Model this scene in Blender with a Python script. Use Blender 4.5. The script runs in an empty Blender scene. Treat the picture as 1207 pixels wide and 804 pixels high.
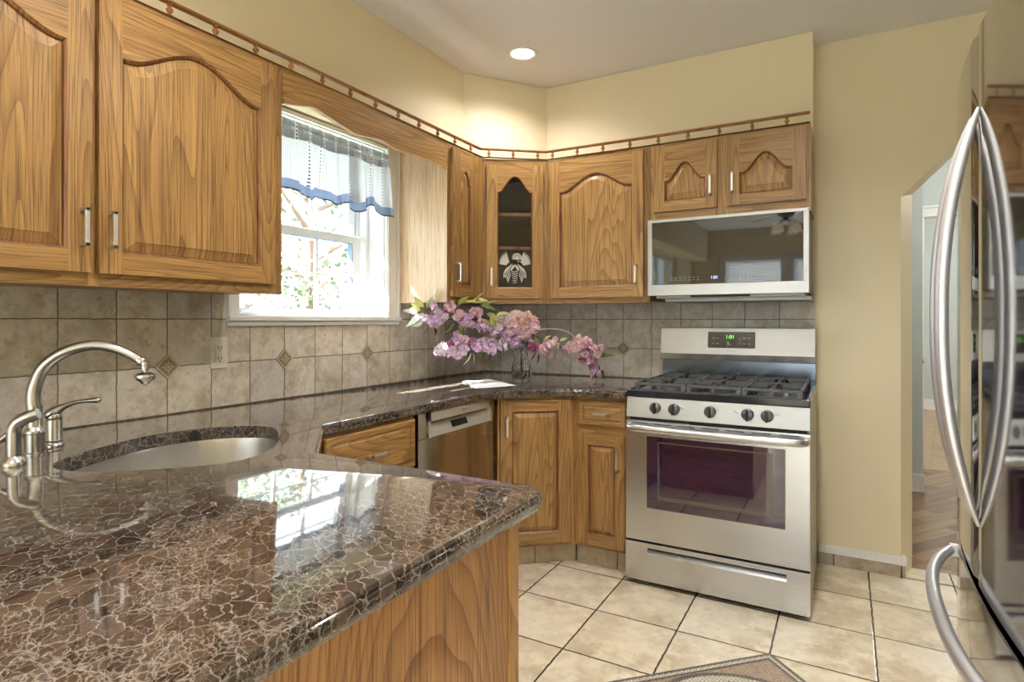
import bpy, bmesh, math, random
from math import pi, sin, cos, sqrt, atan2, radians as R
from mathutils import Vector, Matrix
rnd = random.Random(7)
S = bpy.context.scene
COL = S.collection

# ------------------------------------------------------------------ camera, world, lights, exposure
CX, CY, CZ, YAW, FPX = 2.0912, -3.3205, 1.2084, 0.5149, 695.31
cam = bpy.data.cameras.new('camera'); cam_o = bpy.data.objects.new('camera', cam); COL.objects.link(cam_o)
cam_o.location = (CX, CY, CZ); cam_o.rotation_euler = (pi/2, 0, YAW)
cam.sensor_width = 36; cam.lens = FPX/1207*36; cam.shift_y = -(402-377.53)/1207
cam.clip_start = 0.02; cam.clip_end = 200
S.camera = cam_o
S.view_settings.view_transform = 'Standard'; S.view_settings.look = 'None'
S.view_settings.gamma = 1; S.view_settings.use_curve_mapping = False
S.view_settings.exposure = 0.66
S.cycles.sample_clamp_indirect = 6; S.cycles.caustics_reflective = False; S.cycles.caustics_refractive = False
S.cycles.max_bounces = 10; S.cycles.diffuse_bounces = 5; S.cycles.glossy_bounces = 5
S.cycles.transparent_max_bounces = 16

W = bpy.data.worlds.new('world'); S.world = W; W.use_nodes = True
bg = W.node_tree.nodes['Background']; bg.inputs[0].default_value = (0.78, 0.88, 1.0, 1); bg.inputs[1].default_value = 5.0

def add_light(name, kind, loc, energy, color=(1,1,1), rot=(0,0,0), size=0.1, sy=None, shape=None, spread=None, portal=False, parent=None):
    l = bpy.data.lights.new(name, kind); o = bpy.data.objects.new(name, l); COL.objects.link(o)
    l.energy = energy; l.color = color; o.location = loc; o.rotation_euler = rot
    if kind == 'AREA':
        l.size = size
        if shape: l.shape = shape
        if sy: l.shape = 'RECTANGLE'; l.size_y = sy
        if spread: l.spread = spread
        if portal: l.cycles.is_portal = True
    elif kind == 'POINT': l.shadow_soft_size = size
    if parent: o.parent = parent
    return o
SUN_DIR = Vector((0.757, 0.832, -1.0)).normalized()
sun = add_light('sun', 'SUN', (0, 0, 6), 170.0, (1.0, 0.96, 0.90)); sun.data.angle = R(0.6)
sun.rotation_euler = SUN_DIR.to_track_quat('-Z', 'Y').to_euler()
# sky portals in the real openings (they add no light, they only help find the sky)
add_light('portal_kitchen_window', 'AREA', (-0.16, -1.405, 1.66), 1, rot=(0, -pi/2, 0), size=0.87, sy=0.85, portal=True)
add_light('portal_patio_door', 'AREA', (1.35, -6.93, 1.15), 1, rot=(pi/2, 0, 0), size=1.9, sy=2.1, portal=True)
add_light('portal_side_window', 'AREA', (-0.1, -5.2, 1.5), 1, rot=(0, -pi/2, 0), size=1.3, sy=1.6, portal=True)

H = 2.583          # ceiling height
ZC = 0.8764        # worktop height

# ------------------------------------------------------------------ mesh helpers
class MB:
    def __init__(s): s.v = []; s.f = []; s.m = []
    def add(s, vs, fs, m=0):
        b = len(s.v); s.v += [tuple(v) for v in vs]
        for f in fs: s.f.append([b+i for i in f]); s.m.append(m)
        return s
    def box(s, x0, x1, y0, y1, z0, z1, m=0):
        x0, x1 = min(x0,x1), max(x0,x1); y0, y1 = min(y0,y1), max(y0,y1); z0, z1 = min(z0,z1), max(z0,z1)
        return s.add([(x0,y0,z0),(x1,y0,z0),(x1,y1,z0),(x0,y1,z0),(x0,y0,z1),(x1,y0,z1),(x1,y1,z1),(x0,y1,z1)],
              [(0,3,2,1),(4,5,6,7),(0,1,5,4),(1,2,6,5),(2,3,7,6),(3,0,4,7)], m)
    def prism(s, poly, z0, z1, m=0):        # poly in xy, counter clockwise
        n = len(poly)
        return s.add([(x,y,z0) for x,y in poly]+[(x,y,z1) for x,y in poly],
              [tuple(range(n-1,-1,-1)), tuple(range(n,2*n))]+[(i,(i+1)%n,n+(i+1)%n,n+i) for i in range(n)], m)
    def prism_xz(s, poly, y0, y1, m=0):     # poly (x,z) ccw seen from -y ; y0 front
        n = len(poly)
        return s.add([(x,y0,z) for x,z in poly]+[(x,y1,z) for x,z in poly],
              [tuple(range(n)), tuple(range(2*n-1,n-1,-1))]+[((i+1)%n,i,n+i,n+(i+1)%n) for i in range(n)], m)
    def tube(s, pts, r, n=12, m=0, caps=True, sx=1.0, sy=1.0, up=None):
        pts = [Vector(p) for p in pts]; k = len(pts)
        if not hasattr(r, '__len__'): r = [r]*k
        T = [(pts[min(i+1,k-1)]-pts[max(i-1,0)]).normalized() for i in range(k)]
        ref = Vector(up) if up else (Vector((0,0,1)) if abs(T[0].z) < 0.9 else Vector((1,0,0)))
        a = (ref - T[0]*ref.dot(T[0])).normalized()
        vs = []
        for i in range(k):
            if up: a2 = Vector(up)
            else: a2 = a
            a = (a2 - T[i]*a2.dot(T[i])).normalized(); b = T[i].cross(a)
            for j in range(n):
                t = 2*pi*j/n
                vs.append(pts[i] + a*(cos(t)*r[i]*sx) + b*(sin(t)*r[i]*sy))
        fs = [(i*n+j, i*n+(j+1)%n, (i+1)*n+(j+1)%n, (i+1)*n+j) for i in range(k-1) for j in range(n)]
        if caps: fs += [tuple(range(n-1,-1,-1)), tuple(range((k-1)*n, k*n))]
        return s.add(vs, fs, m)
    def lathe(s, prof, c=(0,0,0), n=24, m=0, axis='z', caps=True):   # prof [(r,h)]
        vs = []
        for r, h in prof:
            for j in range(n):
                t = 2*pi*j/n; a, b = r*cos(t), r*sin(t)
                p = (a, b, h) if axis == 'z' else ((a, h, -b) if axis == 'y' else (h, a, b))
                vs.append((c[0]+p[0], c[1]+p[1], c[2]+p[2]))
        k = len(prof)
        fs = [(i*n+j, i*n+(j+1)%n, (i+1)*n+(j+1)%n, (i+1)*n+j) for i in range(k-1) for j in range(n)]
        if caps: fs += [tuple(range(n-1,-1,-1)), tuple(range((k-1)*n, k*n))]
        return s.add(vs, fs, m)
def obj(name, mb, mats, parent=None, bevel=0, smooth=False, seg=2, angle=35, recalc=True):
    me = bpy.data.meshes.new(name); me.from_pydata(mb.v, [], mb.f)
    if not isinstance(mats, (list, tuple)): mats = [mats]
    for m in mats: me.materials.append(m)
    me.polygons.foreach_set('material_index', mb.m)
    if recalc:
        bm = bmesh.new(); bm.from_mesh(me); bmesh.ops.recalc_face_normals(bm, faces=bm.faces); bm.to_mesh(me); bm.free()
    if smooth or bevel:
        me.polygons.foreach_set('use_smooth', [True]*len(me.polygons))
        me.set_sharp_from_angle(angle=R(angle))
    me.update()
    o = bpy.data.objects.new(name, me); COL.objects.link(o)
    if parent: o.parent = parent
    if bevel:
        b = o.modifiers.new('bevel', 'BEVEL'); b.width = bevel; b.segments = seg; b.limit_method = 'ANGLE'; b.angle_limit = R(40)
        b.harden_normals = True
    return o
def tag(o, label=None, cat=None, group=None, kind=None):
    if label: o['label'] = label
    if cat: o['category'] = cat
    if group: o['group'] = group
    if kind: o['kind'] = kind
    return o
def thing(name, label, cat, loc=(0,0,0), rz=0, group=None):
    o = bpy.data.objects.new(name, None); COL.objects.link(o); o.empty_display_size = 0.05
    o.location = loc; o.rotation_euler = (0,0,rz); return tag(o, label, cat, group)
def struct(name, mb, m, parent=None, bevel=0, **k):
    o = obj(name, mb, m, parent, bevel, **k)
    if not parent: o['kind'] = 'structure'
    return o
def catmull(pts, n=6, closed=False):
    P = [Vector(p) for p in pts]; out = []; k = len(P)
    for i in range(k if closed else k-1):
        if closed: a, b, c, d = P[(i-1)%k], P[i], P[(i+1)%k], P[(i+2)%k]
        else: a, b, c, d = P[max(i-1,0)], P[i], P[i+1], P[min(i+2,k-1)]
        for j in range(n):
            t = j/n
            out.append(0.5*((2*b)+(c-a)*t+(2*a-5*b+4*c-d)*t*t+(3*b-a-3*c+d)*t**3))
    if not closed: out.append(P[-1])
    return out
def text_mesh(body, size, parent, name, mat, loc, rot=(pi/2,0,0), extrude=0.0003):
    c = bpy.data.curves.new(name, 'FONT'); c.body = body; c.size = size; c.extrude = extrude; c.align_x = 'CENTER'; c.align_y = 'CENTER'
    t = bpy.data.objects.new('tmp', c); COL.objects.link(t)
    dg = bpy.context.evaluated_depsgraph_get(); me = bpy.data.meshes.new_from_object(t.evaluated_get(dg)); bpy.data.objects.remove(t)
    me.name = name; me.materials.clear(); me.materials.append(mat)
    o = bpy.data.objects.new(name, me); COL.objects.link(o); o.location = loc; o.rotation_euler = rot
    if parent: o.parent = parent
    return o

# ------------------------------------------------------------------ materials
class NT:
    def __init__(s, name):
        s.mat = bpy.data.materials.new(name); s.mat.use_nodes = True; s.t = s.mat.node_tree; s.n = s.t.nodes; s.l = s.t.links
        s.p = s.n['Principled BSDF']; s.out = s.n['Material Output']
    def new(s, typ, **k):
        nd = s.n.new(typ)
        for a, b in k.items(): setattr(nd, a, b)
        return nd
    def put(s, inp, v):
        if hasattr(v, 'links') or isinstance(v, bpy.types.NodeSocket): s.l.new(v, inp)
        else:
            if isinstance(v, (tuple, list)) and len(v) == 3 and inp.type == 'RGBA': v = (*v, 1)
            inp.default_value = v
    def math(s, op, a, b=0.0, c=None):
        nd = s.new('ShaderNodeMath', operation=op); s.put(nd.inputs[0], a); s.put(nd.inputs[1], b)
        if c is not None: s.put(nd.inputs[2], c)
        return nd.outputs[0]
    def vmath(s, op, a, b):
        nd = s.new('ShaderNodeVectorMath', operation=op); s.put(nd.inputs[0], a); s.put(nd.inputs[1], b); return nd.outputs[0]
    def coord(s, scale=(1,1,1), rand=0.0, rot=(0,0,0)):
        tc = s.new('ShaderNodeTexCoord'); v = tc.outputs['Object']
        if rot != (0,0,0):
            mp = s.new('ShaderNodeMapping'); mp.inputs['Rotation'].default_value = rot; s.l.new(v, mp.inputs[0]); v = mp.outputs[0]
        if rand:
            oi = s.new('ShaderNodeObjectInfo'); m = s.math('MULTIPLY', oi.outputs['Random'], rand)
            cb = s.new('ShaderNodeCombineXYZ'); [s.l.new(m, cb.inputs[i]) for i in range(3)]
            v = s.vmath('ADD', v, cb.outputs[0])
        if scale != (1,1,1): v = s.vmath('MULTIPLY', v, scale)
        return v
    def noise(s, v, scale=5, detail=3, rough=0.5, dist=0.0, out=0):
        nd = s.new('ShaderNodeTexNoise'); s.l.new(v, nd.inputs['Vector']); nd.inputs['Scale'].default_value = scale
        nd.inputs['Detail'].default_value = detail; nd.inputs['Roughness'].default_value = rough; nd.inputs['Distortion'].default_value = dist
        return nd.outputs[out]
    def ramp(s, f, stops, interp='LINEAR'):
        nd = s.new('ShaderNodeValToRGB'); nd.color_ramp.interpolation = interp; e = nd.color_ramp.elements
        while len(e) < len(stops): e.new(0.5)
        for i, (p, c) in enumerate(stops):
            e[i].position = p; e[i].color = (*c, 1) if len(c) == 3 else c
        s.l.new(f, nd.inputs[0]); return nd.outputs[0]
    def mix(s, f, a, b, typ='MIX'):
        nd = s.new('ShaderNodeMix', data_type='RGBA', blend_type=typ); s.put(nd.inputs[0], f); s.put(nd.inputs[6], a); s.put(nd.inputs[7], b); return nd.outputs[2]
    def bump(s, h, strength=0.3, dist=0.002):
        nd = s.new('ShaderNodeBump'); nd.inputs['Strength'].default_value = strength; nd.inputs['Distance'].default_value = dist
        s.l.new(h, nd.inputs['Height']); s.l.new(nd.outputs[0], s.p.inputs['Normal'])
    def set(s, **k):
        names = dict(color='Base Color', rough='Roughness', metal='Metallic', spec='Specular IOR Level', trans='Transmission Weight', ior='IOR',
                     emit='Emission Color', es='Emission Strength', coat='Coat Weight', coatr='Coat Roughness', alpha='Alpha', sss='Subsurface Weight', aniso='Anisotropic', sheen='Sheen Weight')
        for a, b in k.items(): s.put(s.p.inputs[names[a]], b)
        return s
def simple(name, color, rough=0.5, metal=0.0, **k):
    n = NT(name); n.set(color=color, rough=rough, metal=metal, **k)
    return n.mat
def noisy(name, c1, c2, scale=20, rough=0.5, metal=0.0, bump=0.0, **k):
    n = NT(name); v = n.coord(rand=3.0); f = n.noise(v, scale, 4)
    n.set(color=n.mix(f, c1, c2), rough=rough, metal=metal, **k)
    if bump: n.bump(f, bump)
    return n.mat
def oak(name, axis='z', light=(0.455,0.270,0.100), mid=(0.330,0.180,0.060), dark=(0.135,0.058,0.019), rough=0.36, rand=7.0, big=1.0, face='y', line=0.62, along=0.55, cath=None):
    n = NT(name)
    def sc(along, across, thin):
        v = [across]*3; v['xyz'.index(axis)] = along
        if face != axis: v['xyz'.index(face)] = min(thin, across)
        return tuple(v)
    a = n.noise(n.coord(sc(along*big, 7.0*big, 1.5), rand), 1.0, 1.2, 0.35, 0.35)
    ring = n.math('MULTIPLY', a, 24.0)
    if cath is not None:                                # plain-sawn veneer: nested arches about a centre line
        sp = n.new('ShaderNodeSeparateXYZ'); n.l.new(n.coord(), sp.inputs[0])
        dy = n.math('SUBTRACT', sp.outputs[1], cath); wob = n.noise(n.coord((2.0,5.0,2.2)), 1.0, 2, 0.5)
        q = n.math('ADD', n.math('MULTIPLY', n.math('MULTIPLY', dy, dy), 34.0), n.math('MULTIPLY', sp.outputs[2], 2.6))
        ring = n.math('MULTIPLY', n.math('ADD', q, n.math('MULTIPLY', wob, 1.3)), 4.5)
    w = n.math('FRACT', ring)
    tri = n.math('POWER', w, 3.0)                       # growth rings: soft, then a dark late-wood line
    fine = n.noise(n.coord(sc(4.5, 330, 30), rand), 1.0, 3, 0.65)
    med = n.noise(n.coord(sc(1.0, 30, 4), rand), 1.0, 3, 0.6)
    base = n.ramp(med, [(0.30, mid), (0.68, light)])
    c = n.mix(n.math('MULTIPLY', tri, line), base, dark)
    pores = n.ramp(fine, [(0.36, (0.36,0.33,0.30)), (0.50, (1,1,1)), (0.72, (1.10,1.10,1.10))])
    c = n.mix(0.85, c, pores, 'MULTIPLY')
    oi = n.new('ShaderNodeObjectInfo')
    tone = n.ramp(oi.outputs['Random'], [(0.0, (0.90,0.89,0.87)), (1.0, (1.08,1.07,1.05))])
    c = n.mix(1.0, c, tone, 'MULTIPLY')
    n.set(color=c, rough=rough, coat=0.12, coatr=0.25)
    n.bump(fine, 0.10, 0.0006)
    return n.mat
def tilemat(name, axes, off, pitch, cols, grout, gw=0.0035, rough=0.4, wob=0.004, bump=0.6, blot=(0.0,0.0,0.0), blotamt=0.5, sc=1.0, rot=0.0):
    n = NT(name); v = n.coord(rot=(0,0,rot))
    nz = n.noise(v, 26, 3, 0.6, out=1); d = n.vmath('MULTIPLY', n.vmath('SUBTRACT', nz, (0.5,0.5,0.5)), (wob*2, wob*2, wob*2))
    vv = n.vmath('ADD', v, d)
    sp = n.new('ShaderNodeSeparateXYZ'); n.l.new(vv, sp.inputs[0])
    ids = []; dist = []
    for a, o, p in zip(axes, off, pitch):
        t = n.math('DIVIDE', n.math('SUBTRACT', sp.outputs['XYZ'.index(a.upper())], o), p)
        ids.append(n.math('FLOOR', t)); fr = n.math('FRACT', t)
        dist.append(n.math('MULTIPLY', n.math('MINIMUM', fr, n.math('SUBTRACT', 1.0, fr)), p))
    dd = n.math('MINIMUM', dist[0], dist[1])
    cb = n.new('ShaderNodeCombineXYZ'); n.l.new(ids[0], cb.inputs[0]); n.l.new(ids[1], cb.inputs[1])
    wn = n.new('ShaderNodeTexWhiteNoise', noise_dimensions='3D'); n.l.new(cb.outputs[0], wn.inputs['Vector'])
    off2 = n.vmath('ADD', v, n.vmath('MULTIPLY', wn.outputs['Color'], (9,9,9)))
    big = n.noise(off2, 7*sc, 5, 0.6, 0.3); small = n.noise(off2, 55*sc, 5, 0.7)
    base = n.ramp(wn.outputs['Value'], [(i/(len(cols)-1), c) for i, c in enumerate(cols)])
    c = n.mix(n.ramp(big, [(0.38, (0,0,0)), (0.66, (1,1,1))]), base, n.mix(1.0, base, (0.70,0.63,0.54), 'MULTIPLY'))
    c = n.mix(n.ramp(n.noise(off2, 19*sc, 5, 0.65), [(0.46, (0,0,0)), (0.62, (0.8,)*3)]), c, n.mix(1.0, base, (1.10,1.08,1.04), 'MULTIPLY'))
    c = n.mix(n.ramp(small, [(0.54, (0,0,0)), (0.72, (blotamt,)*3)]), c, blot)
    c = n.mix(n.ramp(small, [(0.22, (0.35,)*3), (0.42, (0,0,0))]), c, (0.80,0.76,0.68))
    g = n.new('ShaderNodeMapRange'); n.l.new(dd, g.inputs[0]); g.inputs[1].default_value = gw*0.5; g.inputs[2].default_value = gw*0.5+0.0016
    c = n.mix(g.outputs[0], grout, c)
    hgt = n.new('ShaderNodeMapRange'); n.l.new(dd, hgt.inputs[0]); hgt.inputs[1].default_value = gw*0.4; hgt.inputs[2].default_value = gw*0.5+0.003
    hh = n.math('ADD', hgt.outputs[0], n.math('MULTIPLY', small, 0.25))
    n.set(color=c, rough=rough); n.bump(hh, bump, 0.003)
    return n.mat

OAKV, OAKX, OAKY = oak('oak_vertical_grain', 'z'), oak('oak_horizontal_grain', 'x'), oak('oak_depth_grain', 'y', face='x')
OAKPALE = oak('pale_oak_veneer', 'z', (0.66,0.50,0.345), (0.58,0.42,0.27), (0.47,0.31,0.18), 0.45, face='x', line=0.4)
OAKPANEL = oak('oak_end_panel', 'z', (0.46,0.26,0.125), (0.35,0.185,0.08), (0.17,0.075,0.03), 0.4, 0.0, 0.36, face='x', along=1.9, line=0.72, cath=-2.60)
OAKGROOVE = oak('oak_stained_groove', 'z', (0.26,0.115,0.045), (0.19,0.078,0.03), (0.10,0.035,0.015), 0.35)
OAKRAIL = oak('oak_turned', 'z', (0.42,0.20,0.075), (0.34,0.15,0.05), (0.2,0.08,0.02), 0.3)
def brushed(name, col, rough, axis='x', var=0.10, aniso=0.0, bmp=0.04):
    n = NT(name); sc = {'x': (2,180,180), 'y': (180,2,180), 'z': (180,180,2)}[axis]
    f = n.noise(n.coord(sc, 3.0), 1.0, 3, 0.6); b = n.noise(n.coord((1.3,1.3,1.3), 3.0), 1.0, 2)
    n.set(color=n.mix(f, tuple(c*(1-var) for c in col), tuple(min(1,c*(1+var)) for c in col)), metal=1.0,
          rough=n.math('ADD', rough-0.03, n.math('MULTIPLY', b, 0.06)), aniso=aniso)
    n.bump(f, bmp, 0.0004)
    return n.mat
STEEL = brushed('brushed_stainless', (0.60,0.615,0.64), 0.27, 'x')
STEEL_DIM = brushed('brushed_stainless_glare_dimmed', (0.43,0.43,0.43), 0.36, 'x')  # darker copy of the stainless; reflected glare is toned down in its colour
STEELD = brushed('dark_smooth_steel', (0.13,0.145,0.17), 0.16, 'x')
SINKSTEEL = brushed('sink_steel', (0.50,0.49,0.48), 0.32, 'x')
PULL = brushed('satin_pull', (0.74,0.73,0.71), 0.38, 'z', bmp=0.01)
NICKEL = brushed('brushed_nickel', (0.46,0.45,0.44), 0.25, 'z', bmp=0.02)
FRIDGE = brushed('fridge_steel', (0.44,0.44,0.45), 0.07, 'z', 0.05, bmp=0.004)
HANDLE = brushed('satin_handle_steel', (0.74,0.75,0.80), 0.44, 'z', 0.04)
CREAMW = NT('cream_wall_paint')
_v = CREAMW.coord(); _f = CREAMW.noise(_v, 3, 3); CREAMW.set(color=CREAMW.mix(_f, (0.80,0.71,0.50), (0.82,0.73,0.525)), rough=0.55); CREAMW.bump(CREAMW.noise(_v, 260, 2), 0.05, 0.001); CREAMW = CREAMW.mat
CEIL = noisy('ceiling_paint', (0.80,0.80,0.845), (0.83,0.83,0.87), 60, 0.8)
BLUEW = noisy('blue_grey_wall_paint', (0.52,0.58,0.56), (0.55,0.61,0.59), 8, 0.6)
WHITE = noisy('white_trim_paint', (0.80,0.80,0.79), (0.84,0.84,0.83), 12, 0.35)
VINYL = noisy('white_vinyl', (0.82,0.84,0.86), (0.86,0.87,0.89), 12, 0.3)
BLACK = noisy('black_plastic', (0.012,0.012,0.014), (0.02,0.02,0.022), 40, 0.35)
IRON = noisy('cast_iron', (0.055,0.055,0.06), (0.095,0.095,0.10), 120, 0.42, bump=0.2)
ENAMEL = noisy('black_enamel', (0.015,0.018,0.024), (0.025,0.03,0.038), 30, 0.10)
IVORY = noisy('ivory_plastic', (0.72,0.68,0.58), (0.74,0.70,0.60), 30, 0.35)
SLOT = simple('slot_dark', (0.02,0.018,0.015), 0.6)
GREYP = noisy('light_grey_legend', (0.55,0.55,0.55), (0.62,0.62,0.62), 50, 0.5)
PAPER = noisy('white_paper', (0.84,0.85,0.88), (0.88,0.89,0.91), 6, 0.7)
MARK = simple('dim_legend', (0.32,0.31,0.30), 0.5)
def emis(name, c, s):
    n = NT(name); n.set(color=(0,0,0), emit=c, es=s, rough=0.5); return n.mat
LAMP = emis('lamp_glow', (1.0,0.90,0.74), 9)
GREEN = emis('green_digits', (0.25,1.0,0.12), 1.3)
BLUED = emis('blue_white_digits', (0.45,0.6,1.0), 1.8)
def paneglass(name, tint=(1,1,1), gl=0.07):
    n = NT(name); t = n.new('ShaderNodeBsdfTransparent'); t.inputs[0].default_value = (*tint,1)
    g = n.new('ShaderNodeBsdfGlossy'); g.inputs['Roughness'].default_value = 0.01
    lw = n.new('ShaderNodeLayerWeight'); lw.inputs[0].default_value = 0.5
    fr = n.math('ADD', gl*0.5, n.math('MULTIPLY', n.math('POWER', lw.outputs['Facing'], 5.0), 0.6))
    m = n.new('ShaderNodeMixShader'); n.l.new(fr, m.inputs[0]); n.l.new(t.outputs[0], m.inputs[1]); n.l.new(g.outputs[0], m.inputs[2])
    n.l.new(m.outputs[0], n.out.inputs[0]); return n.mat
PANE = paneglass('window_glass', (0.94,0.97,0.97))
CABGLASS = paneglass('cabinet_glass', (0.75,0.72,0.72))
DARKGLASS = simple('dark_appliance_glass', (0.012,0.009,0.009), 0.03, spec=0.6)
OVENGLASS = NT('oven_glass')
_f = OVENGLASS.noise(OVENGLASS.coord(), 3, 2)
OVENGLASS.set(color=OVENGLASS.mix(_f, (0.03,0.008,0.014), (0.022,0.008,0.05)), rough=0.035, spec=1.0, coat=0.8, coatr=0.02); OVENGLASS = OVENGLASS.mat
OVENIN = simple('oven_inner_border', (0.10,0.085,0.075), 0.05, spec=0.8)
ETCH = simple('etched_frosting', (0.62,0.60,0.57), 0.8)
CRYSTAL = NT('crystal_glass'); CRYSTAL.set(color=(0.93,0.95,0.97), trans=1.0, rough=0.02, ior=1.45); CRYSTAL = CRYSTAL.mat
WATER = NT('cloudy_water'); WATER.set(color=(0.72,0.66,0.52), trans=0.75, rough=0.15, ior=1.33); WATER = WATER.mat

def granite():
    n = NT('brown_granite'); v = n.coord(rot=(0,0,0.6))
    dn = n.noise(v, 22, 4, 0.65, out=1); v1 = n.vmath('ADD', v, n.vmath('MULTIPLY', n.vmath('SUBTRACT', dn, (0.5,0.5,0.5)), (0.034,0.034,0.034)))
    v1 = n.vmath('MULTIPLY', v1, (0.85,1.5,1.2))
    def vor(feat, sc, vec):
        e = n.new('ShaderNodeTexVoronoi', feature=feat); e.inputs['Scale'].default_value = sc; n.l.new(vec, e.inputs['Vector']); return e
    e, c, e2, c2 = vor('DISTANCE_TO_EDGE', 31, v1), vor('F1', 31, v1), vor('DISTANCE_TO_EDGE', 74, v1), vor('F1', 74, v1)
    b1 = n.new('ShaderNodeSeparateColor'); n.l.new(c.outputs['Color'], b1.inputs[0]); b2 = n.new('ShaderNodeSeparateColor'); n.l.new(c2.outputs['Color'], b2.inputs[0])
    cell = n.ramp(n.math('ADD', n.math('MULTIPLY', b1.outputs[0], 0.6), n.math('MULTIPLY', b2.outputs[0], 0.4)), [(0.1, (0.009,0.007,0.008)), (0.4, (0.026,0.017,0.014)), (0.65, (0.058,0.036,0.026)), (0.85, (0.060,0.054,0.052)), (1.0, (0.12,0.068,0.034))])
    sm = n.noise(v, 130, 4, 0.7); lg = n.noise(v, 9, 3, 0.6); md = n.noise(v, 48, 3, 0.6)
    cell = n.mix(n.ramp(sm, [(0.45,(0,0,0)), (0.8,(0.6,0.6,0.6))]), cell, (0.13,0.105,0.085))
    th = n.math('ADD', 0.0, n.math('MULTIPLY', md, 0.098))
    vein = n.math('SUBTRACT', 1.0, n.math('MINIMUM', n.math('DIVIDE', e.outputs[0], th), 1.0))
    th2 = n.math('MULTIPLY', n.math('MAXIMUM', n.math('SUBTRACT', lg, 0.42), 0.001), 0.62)
    vein2 = n.math('MULTIPLY', n.math('SUBTRACT', 1.0, n.math('MINIMUM', n.math('DIVIDE', e2.outputs[0], th2), 1.0)), 0.75)
    vv = n.math('MULTIPLY', n.math('MAXIMUM', vein, vein2), n.math('ADD', 0.35, n.math('MULTIPLY', sm, 1.1)))
    col = n.mix(n.ramp(vv, [(0.10,(0,0,0)), (0.85,(0.80,0.80,0.80))]), cell, n.mix(sm, (0.15,0.12,0.10), (0.40,0.37,0.335)))
    n.set(color=col, rough=0.06, spec=0.6, coat=0.75, coatr=0.018); return n.mat
GRANITE = granite()
SLATE = [(0.59,0.565,0.54), (0.68,0.64,0.58), (0.73,0.68,0.59), (0.63,0.60,0.55), (0.71,0.665,0.59), (0.57,0.555,0.545)]
TILE_L = tilemat('backsplash_tile_left', 'yz', (-0.6143, ZC), (0.16612, 0.1683), SLATE, (0.15,0.125,0.10), gw=0.0022, bump=0.3, wob=0.003, blot=(0.24,0.19,0.15), blotamt=0.6)
TILE_B = tilemat('backsplash_tile_back', 'xz', (0.1332, ZC), (0.16612, 0.1683), [(0.56,0.545,0.535), (0.63,0.605,0.57), (0.67,0.635,0.58), (0.60,0.585,0.57), (0.65,0.62,0.565), (0.55,0.545,0.56)], (0.15,0.125,0.10), gw=0.0022, bump=0.3, wob=0.003, blot=(0.24,0.19,0.15), blotamt=0.6)
FT = [(0.76,0.69,0.55), (0.82,0.76,0.63), (0.78,0.71,0.56), (0.83,0.78,0.66), (0.76,0.68,0.53)]
FLOORT = tilemat('floor_tile', 'xy', (0.8516, -0.6724), (0.3334, 0.3334), FT, (0.055,0.04,0.028), gw=0.0052, rough=0.24, wob=0.004, blot=(0.55,0.43,0.29), blotamt=0.55, sc=0.55, bump=0.35)
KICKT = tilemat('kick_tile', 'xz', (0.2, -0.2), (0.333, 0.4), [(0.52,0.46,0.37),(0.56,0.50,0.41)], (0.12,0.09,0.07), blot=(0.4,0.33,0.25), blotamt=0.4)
def woodfloor(name, w=0.083, l=0.62, a=0.6, c1=(0.17,0.09,0.045), c2=(0.36,0.21,0.11), ax=0):
    n = NT(name); v = n.coord(rot=(0,0,a))
    b = n.new('ShaderNodeTexBrick'); n.l.new(v, b.inputs['Vector']); b.inputs['Scale'].default_value = 1.0
    b.inputs['Brick Width'].default_value = l; b.inputs['Row Height'].default_value = w; b.inputs['Mortar Size'].default_value = 0.0012
    b.inputs['Color1'].default_value = (*c1,1); b.inputs['Color2'].default_value = (*c2,1); b.inputs['Mortar'].default_value = (0.06,0.03,0.015,1); b.offset_frequency = 2; b.offset = 0.37
    st = n.noise(n.vmath('MULTIPLY', v, (3,60,3)), 1, 3)
    n.set(color=n.mix(0.5, b.outputs[0], n.ramp(st, [(0.3,(0.55,0.55,0.55)),(0.7,(1.1,1.1,1.1))]), 'MULTIPLY'), rough=0.22); return n.mat
WOODF = woodfloor('hall_wood_floor', a=-0.95)
WOODF2 = woodfloor('far_room_wood_floor', a=0.12, w=0.06, l=0.9, c1=(0.42,0.25,0.11), c2=(0.52,0.33,0.16))

# ------------------------------------------------------------------ room shell
WY0, WY1, WZ0, WZ1 = -1.83, -0.975, 1.222, 2.092       # kitchen window opening
m = MB(); m.box(-0.05, 3.2, -7.0, 0.135, -0.1, 0.0); struct('floor', m, FLOORT)
m = MB(); m.box(1.9, 5.2, 0.135, 2.5, -0.1, 0.0); struct('floor_hall', m, WOODF)
m = MB(); m.box(1.9, 5.2, 2.5, 6.5, -0.1, 0.001); struct('floor_far_room', m, WOODF2)
m = MB(); m.box(-0.2, 5.3, -7.1, 6.6, H, H+0.12); struct('ceiling', m, CEIL)
m = MB(); TW = 0.19
for (a, b, z0, z1) in ((-7.0, -6.0, 0, H), (-4.4, WY0, 0, H), (WY1, 0.0, 0, H), (WY0, WY1, 0, WZ0), (WY0, WY1, WZ1, H), (-6.0, -4.4, 0, 0.9), (-6.0, -4.4, 2.1, H)):
    m.box(-TW, 0, a, b, z0, z1)
struct('wall_left', m, CREAMW)
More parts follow.
